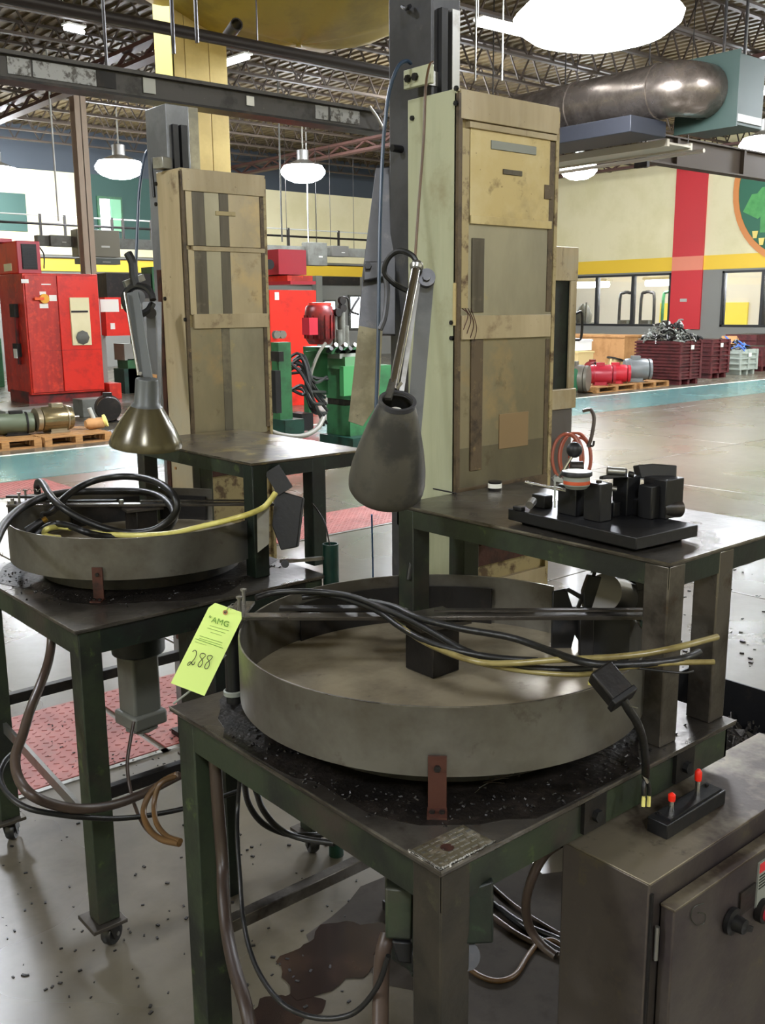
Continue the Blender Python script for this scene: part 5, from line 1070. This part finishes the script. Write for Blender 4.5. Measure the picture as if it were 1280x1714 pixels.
# small red panel
YS = YF+.5
t = thing('red_operator_box', 'bright red box with a white sheet and socket, right of the red cabinet', 'box', (PY(190, 560, YS).x, YS, GZ))
yb('box', 166, 498, 212, 561, M_redb, t, .25, YS); yb('white_sheet', 167, 501, 199, 522, M_white, t, .01, YS-.25); yb('sticker', 202, 509, 211, 517, M_wcream, t, .01, YS-.25); yb('socket', 184, 541, 192, 551, M_white, t, .02, YS-.25)
yb('side_leg', 163, 561, 178, 640, M_gryl, t, .1, YS); yb('base', 165, 640, 186, 664, M_red, t, .5, YS)
p = PY(186, 560, YF+1.5)
t = thing('green_grey_machine', 'green and grey machine base behind the farther task lamp arm', 'machine', (p.x, YF+1.5, GZ))
YG = YF+1.5
for nm, q, m in (('bed', (196, 600, 262, 622, ), M_hgreen), ('tray', (190, 575, 240, 600), M_gryl), ('foot', (198, 622, 214, 636), M_drk), ('cover', (232, 530, 256, 556), M_gryl), ('upper_green', (236, 448, 262, 490), M_hgreen), ('head', (160, 458, 236, 500), M_drk), ('lime_ticket', (240, 562, 248, 577), M_lime), ('pillar', (214, 500, 262, 600), M_gry), ('base', (190, 616, 262, 640), M_teal)):
    yb(nm, *q, m, t, .5 if nm != 'lime_ticket' else .55, YG, nm in ('base', 'bed', 'foot'))
# second red machine behind the farther column
t = thing('red_press', 'tall red machine showing right of the farther cream column', 'machine', (PY(450, 600, 15).x, 15, GZ))
yb('body', 400, 487, 481, 640, M_redb, t, 1.0, 16, True); yb('top_rail', 440, 463, 482, 475, M_red, t, .8, 16); yb('ledge', 440, 472, 482, 478, M_pink, t, .9, 16); yb('upper_box', 430, 420, 477, 462, M_pink, t, .7, 16); yb('neck', 444, 462, 478, 464, M_drk, t, .6, 16)
q = PY(447, 443, 15.3); part('knob', MB().cyl(q, q+Vector((0, -.1, 0)), .09, n=12), M_blk, t); yb('latch', 459, 489, 466, 502, M_white, t, .02, 15)
part('valve', MB().cyl(PY(461, 562, 14.9), PY(468, 562, 14.9), .05, n=10), M_sil, t)

# pallets with motors, left
def pallet(loc, rz, lb, w_=1.1, d_=1.0):
    t = thing('pallet', lb, 'pallet', loc, 'wooden pallets with motors', world=False); t.rotation_euler = (0, 0, rz)
    for k in range(7): part('deck_board', MB().box(-w_/2, w_/2, -d_/2+k*d_/7+.01, -d_/2+(k+1)*d_/7-.02, .105, .125), M_wood, t)
    for x_ in (-w_/2, -.05, w_/2-.1): part('stringer', MB().box(x_, x_+.1, -d_/2, d_/2, .02, .105), M_wood, t)
    for k in range(3): part('bottom_board', MB().box(-w_/2, w_/2, -d_/2+k*(d_-.1)/2, -d_/2+k*(d_-.1)/2+.1, 0, .02), M_wood, t)
    return t
def motor(loc, rz, L_, r_, m, lb, end=None):
    t = thing('electric_motor', lb, 'motor', loc, world=False); t.rotation_euler = (0, 0, rz)
    z = r_*1.12
    part('stator', MB().lathe([(r_*.5, -L_/2-.0), (r_*.92, -L_/2+.02), (r_, -L_/2+.06), (r_, L_/2-.06), (r_*.92, L_/2-.02), (r_*.5, L_/2)], (0, 0, z), (1, 0, 0), 24), m, t)
    part('band', MB().lathe([(r_+.002, L_*.25), (r_+.012, L_*.26), (r_+.012, L_*.3), (r_+.002, L_*.31)], (0, 0, z), (1, 0, 0), 24), end or m, t)
    part('shaft', MB().cyl((L_/2, 0, z), (L_/2+.1, 0, z), .02, n=10), M_sil, t)
    part('end_bell', MB().lathe([(r_*.94, -L_/2-.06), (r_*.98, -L_/2), (r_*.6, -L_/2+.01)], (0, 0, z), (1, 0, 0), 20), end or m, t)
    part('foot', MB().box(-L_*.3, L_*.3, -r_*.8, r_*.8, 0, .02).box(-L_*.25, L_*.25, -r_*.6, -r_*.5, 0, r_*.5).box(-L_*.25, L_*.25, r_*.5, r_*.6, 0, r_*.5), end or m, t)
    part('terminal_box', MB().box(-L_*.15, L_*.2, -r_*.35, r_*.35, z+r_*.9, z+r_*1.25), end or m, t, bev=.008)
    return t
def onfloor(x_, y_): return PZ(x_, y_)
p = onfloor(22, 752); pallet((p.x-.12, p.y+.42, GZ), 0, 'wooden pallet at the left edge under the blue and grey motors', .95)
motor((p.x-.35, p.y+.45, GZ+.126), .3, .45, .22, mat('dark_blue_motor_paint', '#28304a', .2, .4), 'dark blue motor cut by the left edge of the photo')
motor((p.x+.22, p.y+.45, GZ+.126), -.2, .5, .14, mat('grey_green_motor_paint', '#5c6450', .2, .45), 'small grey green motor right of the dark blue one', M_drk)
p = onfloor(128, 742); pallet((p.x, p.y+.42, GZ), .02, 'wooden pallet under the shiny bare motor', .95)
motor((p.x-.1, p.y+.4, GZ+.126), .0, .46, .17, mat('bare_shiny_motor', '#8a7c5c', .8, .25), 'shiny bare metal motor on the middle left pallet', mat('bare_shiny_end', '#a89c84', .8, .3))
p = onfloor(172, 735); t = thing('pipe_valve', 'yellow handled valve with pale pipe on the left pallet', 'valve', (p.x, p.y+.2, GZ+.126), world=False)
part('body', MB().lathe([(.05, -.15), (.08, -.1), (.08, .1), (.05, .15)], (0, 0, .08), (1, 0, 0), 14), M_card, t); part('bonnet', MB().cyl((.0, 0, .08), (-.08, 0, .3), .03, n=10), M_pipew, t); part('handwheel', MB().lathe([(.02, 0), (.09, .01), (.09, .04), (.02, .05)], (.12, 0, .1), (.8, -.5, .3), 16), M_ycl, t)
p = onfloor(186, 712); motor((p.x+.2, p.y+.5, GZ), 1.2, .35, .2, M_drk, 'dark dirty motor on the floor behind the farther lamp shade')
p = onfloor(75, 683); single('purple_sheet', MB().box(p.x-.4, p.x+.4, p.y-.1, p.y+.15, GZ, GZ+.03), M_purp, 'purple strip on the floor under the red cabinet', 'strip')
p = onfloor(130, 700); single('steel_crate', MB().box(p.x+.1, p.x+.6, p.y, p.y+.4, GZ, GZ+.3), M_gry, 'low grey steel box behind the shiny motor', 'box', bev=.01)
p = onfloor(20, 700); single('steel_tray', MB().box(p.x-.1, p.x+1.3, p.y, p.y+.6, GZ, GZ+.12), M_gryl, 'pale flat tray behind the left motors', 'tray', bev=.01)
p = onfloor(2, 648); single('machine_bed', MB().box(p.x-1.2, p.x+.1, p.y, p.y+1, GZ, 1.0), M_hgreen, 'green machine base cut by the left edge beside the red cabinet', 'machine', bev=.02)

# hydraulic unit with red motor, centre
YH = PZ(560, 748).y
t = thing('hydraulic_unit', 'green hydraulic power unit with an upright dark red motor, between the columns', 'machine', (PY(560, 700, YH).x, YH, GZ))
yb('tank', 545, 612, 616, 660, M_hgreen, t, .5, YH+.3); yb('tank_front', 568, 613, 600, 660, mat('light_green_paint', '#3a7c48', 0, .45), t, .08, YH-.2)
yb('gap_block', 548, 660, 610, 690, M_drk, t, .35, YH+.3); yb('lower_tank', 546, 676, 616, 728, M_hgreen, t, .5, YH+.3); yb('skid', 535, 726, 622, 750, M_teal, t, .7, YH+.3)
yb('motor_table', 507, 580, 566, 588, M_hgreen, t, .6, YH+.4); yb('side_panel', 508, 588, 545, 660, M_hgreen, t, .05, YH+.1); yb('left_leg', 508, 650, 514, 720, M_hgreen, t, .1, YH); yb('top_plate', 536, 585, 600, 596, M_gryl, t, .4, YH+.2); yb('collar', 541, 596, 596, 613, mat('dull_green', '#4f7a54', .1, .5), t, .45, YH+.2)
a = PY(535, 576, YH); b = PY(535, 511, YH); r_ = abs(PY(557, 540, YH).x-PY(515, 540, YH).x)/2*.92
part('motor_body', MB().lathe([(r_*.75, 0), (r_*.85, .03), (r_, .08), (r_, (b-a).length*.8), (r_*.93, (b-a).length*.95), (r_*.8, (b-a).length)], a, (0, 0, 1), 28), M_redd, t)
for k in range(14):
    an = math.pi*2*k/14; part('cooling_fin', MB().ob(a+Vector((math.cos(an)*(r_+.006), math.sin(an)*(r_+.006), (b-a).length*.45)), (.02, .012, (b-a).length*.6), an), M_redd, t)
yb('terminal_box', 505, 532, 520, 560, M_pink, t, .15, YH-.1); part('fan_cowl', MB().lathe([(r_*.82, 0), (r_*.8, .03), (r_*.3, .035)], b, (0, 0, 1), 24), M_red, t)
for q in ((561, 520, .03, .5), (572, 506, .05, .55), (566, 545, .06, .25), (578, 555, .05, .3)):
    p = PY(q[0], 585, YH-.05); part('valve_body', MB().cyl(p, p+Vector((0, 0, q[3])), q[2], n=12), M_gry, t)
for q in ((570, 503), (571, 516), (563, 523)): p = PY(q[0], q[1], YH-.1); part('gauge', MB().cyl(p, p+Vector((0, -.05, 0)), .05, n=16), M_drk, t)
part('rigid_line', MB().tube([PY(568, 530, YH), PY(570, 500, YH), PY(582, 500, YH), PY(586, 520, YH), PY(600, 526, YH)], .014, 6, 3), M_drk, t); part('rigid_line', MB().tube([PY(584, 528, YH), PY(592, 512, YH), PY(601, 498, YH)], .014, 6, 3), M_drk, t)
part('suction_hose', MB().tube([PY(545, 574, YH-.4), PY(534, 590, YH-.4), PY(522, 620, YH-.4), PY(516, 650, YH-.4), PY(518, 664, YH-.4)], .02, 10), mat('grey_corrugated_hose', '#6c6a60', 0, .5), t)
for k in range(6): p = PY(548+k*8, 588-(k % 2)*6, YH-.2); part('fitting', MB().cyl(p, p+Vector((.0, -.08, .04)), .03, n=8), M_sil if k % 2 else M_drk, t)
random.seed(9)
for k in range(13):
    x0_, y0_ = random.uniform(478, 492), random.uniform(600, 655); x1_, y1_ = random.uniform(538, 552), random.uniform(620, 712)
    lbk = 'first second third fourth fifth sixth seventh eighth ninth tenth eleventh twelfth thirteenth'.split()[k]
    single('hydraulic_hose', MB().tube([PY(x0_, y0_, YH-.1-k*.03), PY((x0_+x1_)/2-8, y0_+random.uniform(-8, 20), YH-.2-k*.03), PY((x0_+x1_)/2+8, (y0_+y1_)/2+random.uniform(0, 24), YH-.3-k*.03), PY(x1_, y1_, YH-.25)], .02, 6, 4), M_rub, 'black hydraulic hose in the tangle left of the green power unit', 'hose', 'tangled hydraulic hoses')
single('grey_conduit_hose', MB().tube([PY(440, 716, YH-.9), PY(470, 728, YH-.9), PY(505, 730, YH-.9), PY(530, 718, YH-.8), PY(541, 700, YH-.7)], .03, 10), mat('grey_corrugated_hose', '#6c6a60', 0, .5), 'thick pale grey hose curving on the floor before the green power unit', 'hose')
t = thing('green_cylinder_stand', 'dark green upright cylinder stand at the right edge of the farther column', 'machine', (PY(465, 700, YH-.6).x, YH-.6, GZ))
yb('post', 453, 573, 478, 722, M_hgreen, t, .15, YH-.6); yb('front_tube', 452, 620, 463, 690, M_blk, t, .1, YH-.78); yb('clamp', 450, 588, 458, 604, M_drk, t, .2, YH-.7); yb('base', 448, 700, 480, 724, M_teal, t, .35, YH-.5)
for k in (460, 470): p = PY(k, 560, YH-.7); part('gauge', MB().cyl(p, p+Vector((0, -.05, 0)), .045, n=14), M_sil, t)
yb('dark_motor', 480, 690, 500, 716, M_blk, t, .3, YH-.3)
t = thing('work_table', 'grey table with papers and boxes far behind the red motor', 'table', (PY(500, 570, 22).x, 22, GZ))
yb('top', 482, 553, 512, 559, M_gryl, t, .8, 22); yb('leg', 493, 559, 496, 600, M_gry, t, .06, 21.4, True); yb('leg', 508, 559, 510, 600, M_gry, t, .06, 21.4, True); yb('under_box', 492, 578, 506, 590, M_white, t, .3, 22)
yb('carton', 493, 545, 506, 553, M_card, t, .4, 21.8); yb('papers', 483, 540, 492, 553, M_white, t, .3, 21.8)

# ================= background: right =================
def crate(x0_, x1_, yb_, yt_, m, lb, n_, dep=1.0, fill=None):
    """stack of ribbed crates standing on the floor; yt_/yb_ the pixel rows of its front"""
    p = PZ(x0_, yb_); Y = p.y; x2 = PY(x1_, yb_, Y).x; z = PY(x0_, yt_, Y).z
    hh = (z-GZ-.12)/n_; obs = []
    for i in range(n_):
        t = thing('ribbed_crate', lb % (['lowest', 'upper', 'third', 'fourth'][i] if n_ > 1 else 'single'), 'crate', (p.x, Y, GZ if i == 0 else GZ+.12+i*hh), 'ribbed crates along the right wall')
        z0_ = GZ+.12+i*hh
        part('box', MB().box(p.x, x2, Y, Y+dep, z0_, z0_+hh-.01), m, t)
        for k in range(4): part('rib', MB().box(p.x-.03, x2+.03, Y-.03, Y+dep+.03, z0_+hh*(k+.1)/4, z0_+hh*(k+.1)/4+.035), m, t)
        for q in (0, .5, 1): xx = p.x+(x2-p.x)*q; part('corner_post', MB().box(xx-.04, xx+.04, Y-.04, Y, z0_, z0_+hh-.01), m, t)
        if i == 0:
            for q in (.05, .45, .85): part('skid', MB().box(p.x+(x2-p.x)*q, p.x+(x2-p.x)*(q+.1), Y, Y+dep, GZ, GZ+.12), m, t)
        if i == n_-1:
            part('cavity', MB().box(p.x+.06, x2-.06, Y+.06, Y+dep-.06, z0_+hh-.012, z0_+hh-.006), M_blk, t)
            part('ticket', MB().box(p.x+(x2-p.x)*.45, p.x+(x2-p.x)*.6, Y-.05, Y-.04, z0_+hh-.2, z0_+hh-.1), M_white, t)
    return p.x, x2, Y, z
def scrap(x0_, x1_, y0_, y1_, z, n_, h_, lb, cols):
    mb = [MB() for _ in cols]; random.seed(int(z*100))
    for k in range(n_):
        u_, v_ = random.random(), random.random(); hgt = h_*(1-abs(2*u_-1)**2)*(1-abs(2*v_-1)**2)
        c = Vector((x0_+(x1_-x0_)*u_, y0_+(y1_-y0_)*v_, z+random.random()*hgt)); d = Vector((random.uniform(-1, 1), random.uniform(-1, 1), random.uniform(-.5, .5))).normalized()*random.uniform(.1, .3)
        q = mb[k % len(cols)]
        if k % 2: q.bar(c-d/2, c+d/2, .05, .02)
        else: q.tube([c-d/2, c+Vector((0, 0, .08)), c+d/2], .02, 5, 2)
    t = thing('scrap_pile', lb, 'scrap', ((x0_+x1_)/2, (y0_+y1_)/2, z))
    for q, m in zip(mb, cols): part('scrap_pieces', q, m, t, kind='stuff', smooth=False)
# the left flank of the big stack is its -X side: stand it with its near corner at (1135, 645)
a_ = PZ(1135, 645); wX = PY(1168, 640, a_.y).x-a_.x; dY = PX(1063, 620, a_.x).y-a_.y
a_ = crate(1135, 1168, 645, 571, M_crate, 'maroon ribbed crate under the scrap pile, %s of its stack', 3, dY)
scrap(a_[0], a_[1], a_[2], a_[2]+dY, a_[3], 220, .5, 'heap of scrap metal and cords on the nearest maroon crates', (M_sil, M_drk, M_gryl))
a_ = crate(1187, 1215, 634, 568, M_crate, 'maroon ribbed crate in the second stack from the scrap heap, %s one', 2, 1.6)
a_ = crate(1236, 1263, 628, 585, M_crates, 'pale grey ribbed crate, %s low stack between the maroon stacks', 1, 1.4); scrap(a_[0], a_[1], a_[2], a_[2]+1.4, a_[3], 60, .3, 'small heap of pale scrap on the grey crate', (M_gryl, M_drk, mat('blue_scrap', '#3c64b4')))
a_ = crate(1272, 1300, 622, 580, M_crate, 'maroon ribbed crate at the right edge of the photo, %s one', 1, 2.2)
single('carton', MB().ob((a_[0]-.1, a_[2]+.9, a_[3]+.12), (.5, .4, .22), (0, .2, .4)), M_card, 'orange brown carton lying on the crate at the right edge', 'box')
a_ = crate(1262, 1300, 613, 560, M_crate, 'distant maroon ribbed crate behind the right edge stack, %s', 1, 1.0)
def cart(x0_, x1_, yb_, yt_, m, lb, dep=1.0, z0=GZ, back=0):
    p = PZ(x0_, yb_, z0); Y = p.y+back; xx0 = PY(x0_, yb_, Y).x; x2 = PY(x1_, yb_, Y).x; z = PY((x0_+x1_)/2, yt_, Y).z
    t = thing('carton', lb, 'box', (xx0, Y, z0))
    part('box', MB().box(xx0, x2, Y, Y+dep, z0+.01, z), m, t, bev=.01); part('tape_seam', MB().box(xx0, x2, Y+dep*.48, Y+dep*.52, z, z+.004), M_cardl, t); part('lid', MB().box(xx0-.02, x2+.02, Y-.02, Y+dep+.02, z-.06, z-.005), m, t)
    return xx0, x2, Y, z
cart(1043, 1080, 617, 561, M_card, 'big brown cardboard box behind the wire spool', 3.2)
cart(1150, 1192, 600, 556, M_cardl, 'pale brown box behind the maroon crates, below the red stripe', 1.2)
cart(966, 992, 622, 588, M_cardl, 'yellowish carton at the foot of the white card boxes', 1.3)
p = PZ(966, 622); zc = PY(975, 588, p.y).z
cart(966, 990, 588, 568, M_wbox, 'white card box on top of the yellowish carton', .9, zc)
cart(998, 1022, 607, 587, M_wbox, 'white card box behind the red motors', .8)
cart(985, 1010, 600, 571, M_card, 'brown carton behind the white card boxes', .8)
p = onfloor(985, 570); single('maroon_drum', MB().lathe([(.3, 0), (.31, .02), (.3, .5), (.31, .52), (.3, 1.0), (.001, 1.0)], PZ(983, 590), n=20), M_redd, 'dark red drum before the long window', 'drum')
p = onfloor(1028, 655)
pallet((p.x, p.y+.5, GZ), .05, 'wooden pallet under the red and dark motors at right', 1.5, 1.1); 
p2 = onfloor(1100, 648); pallet((p2.x-.1, p2.y+.4, GZ), .0, 'wooden pallet under the grey motor, beside the maroon crates', 1.1, .8)
motor((p.x-.1, p.y+.3, GZ+.126), 2.3, .5, .2, M_pink, 'bright red motor on the right pallet, left one')
motor((p.x+.5, p.y+.35, GZ+.126), 2.3, .5, .19, mat('crimson_motor_paint', '#c02030', 0, .4), 'crimson motor on the right pallet, beside the bright red one')
motor((p.x+.9, p.y+.6, GZ+.126), 2.2, .4, .16, M_gry, 'small grey motor right of the crimson one')
motor((p2.x-.35, p2.y+.35, GZ+.126), 2.4, .55, .24, mat('steel_grey_motor_paint', '#7c8080', .3, .4), 'large grey motor on the pallet beside the maroon crates')
motor((p.x-1.0, p.y+.3, GZ), 2.0, .5, .28, mat('brown_grey_motor_paint', '#6a6458', .3, .5), 'big brown grey motor standing left of the red ones')
motor((p.x-1.35, p.y+.3, GZ), 1.8, .4, .26, mat('dull_motor_green', '#2a6644', 0, .5), 'green motor half hidden behind the distant cream machine')
c = PZ(1024, 622, GZ+.04)
t = thing('wire_spool', 'pale wire spool with a dark flange standing above the red motors', 'spool', (c.x, c.y, GZ))
d = Vector((.25, -.1, 1)); part('winding', MB().lathe([(.17, 0), (.17, .34)], c, d, 20), mat('copper_wire_winding', '#c8b07c', .4, .4), t); part('flange', MB().lathe([(.001, .33), (.24, .33), (.24, .37), (.001, .37)], c, d, 24), M_drk, t); part('flange', MB().lathe([(.001, -.03), (.24, -.03), (.24, 0), (.001, 0)], c, d, 24), M_drk, t)
for i, q in enumerate(((1052, 628), (1064, 634))): p = PZ(q[0], q[1], GZ+.13); motor((p.x, p.y+1.1, GZ), 1+i, .35, .2, [M_redd, M_drk][i], ['rusty red motor behind the small grey motor', 'dark motor beside the large grey motor'][i])

# put the hall floor at height zero
for o in list(S.objects):
    if o.parent is None: o.location.z -= GZ
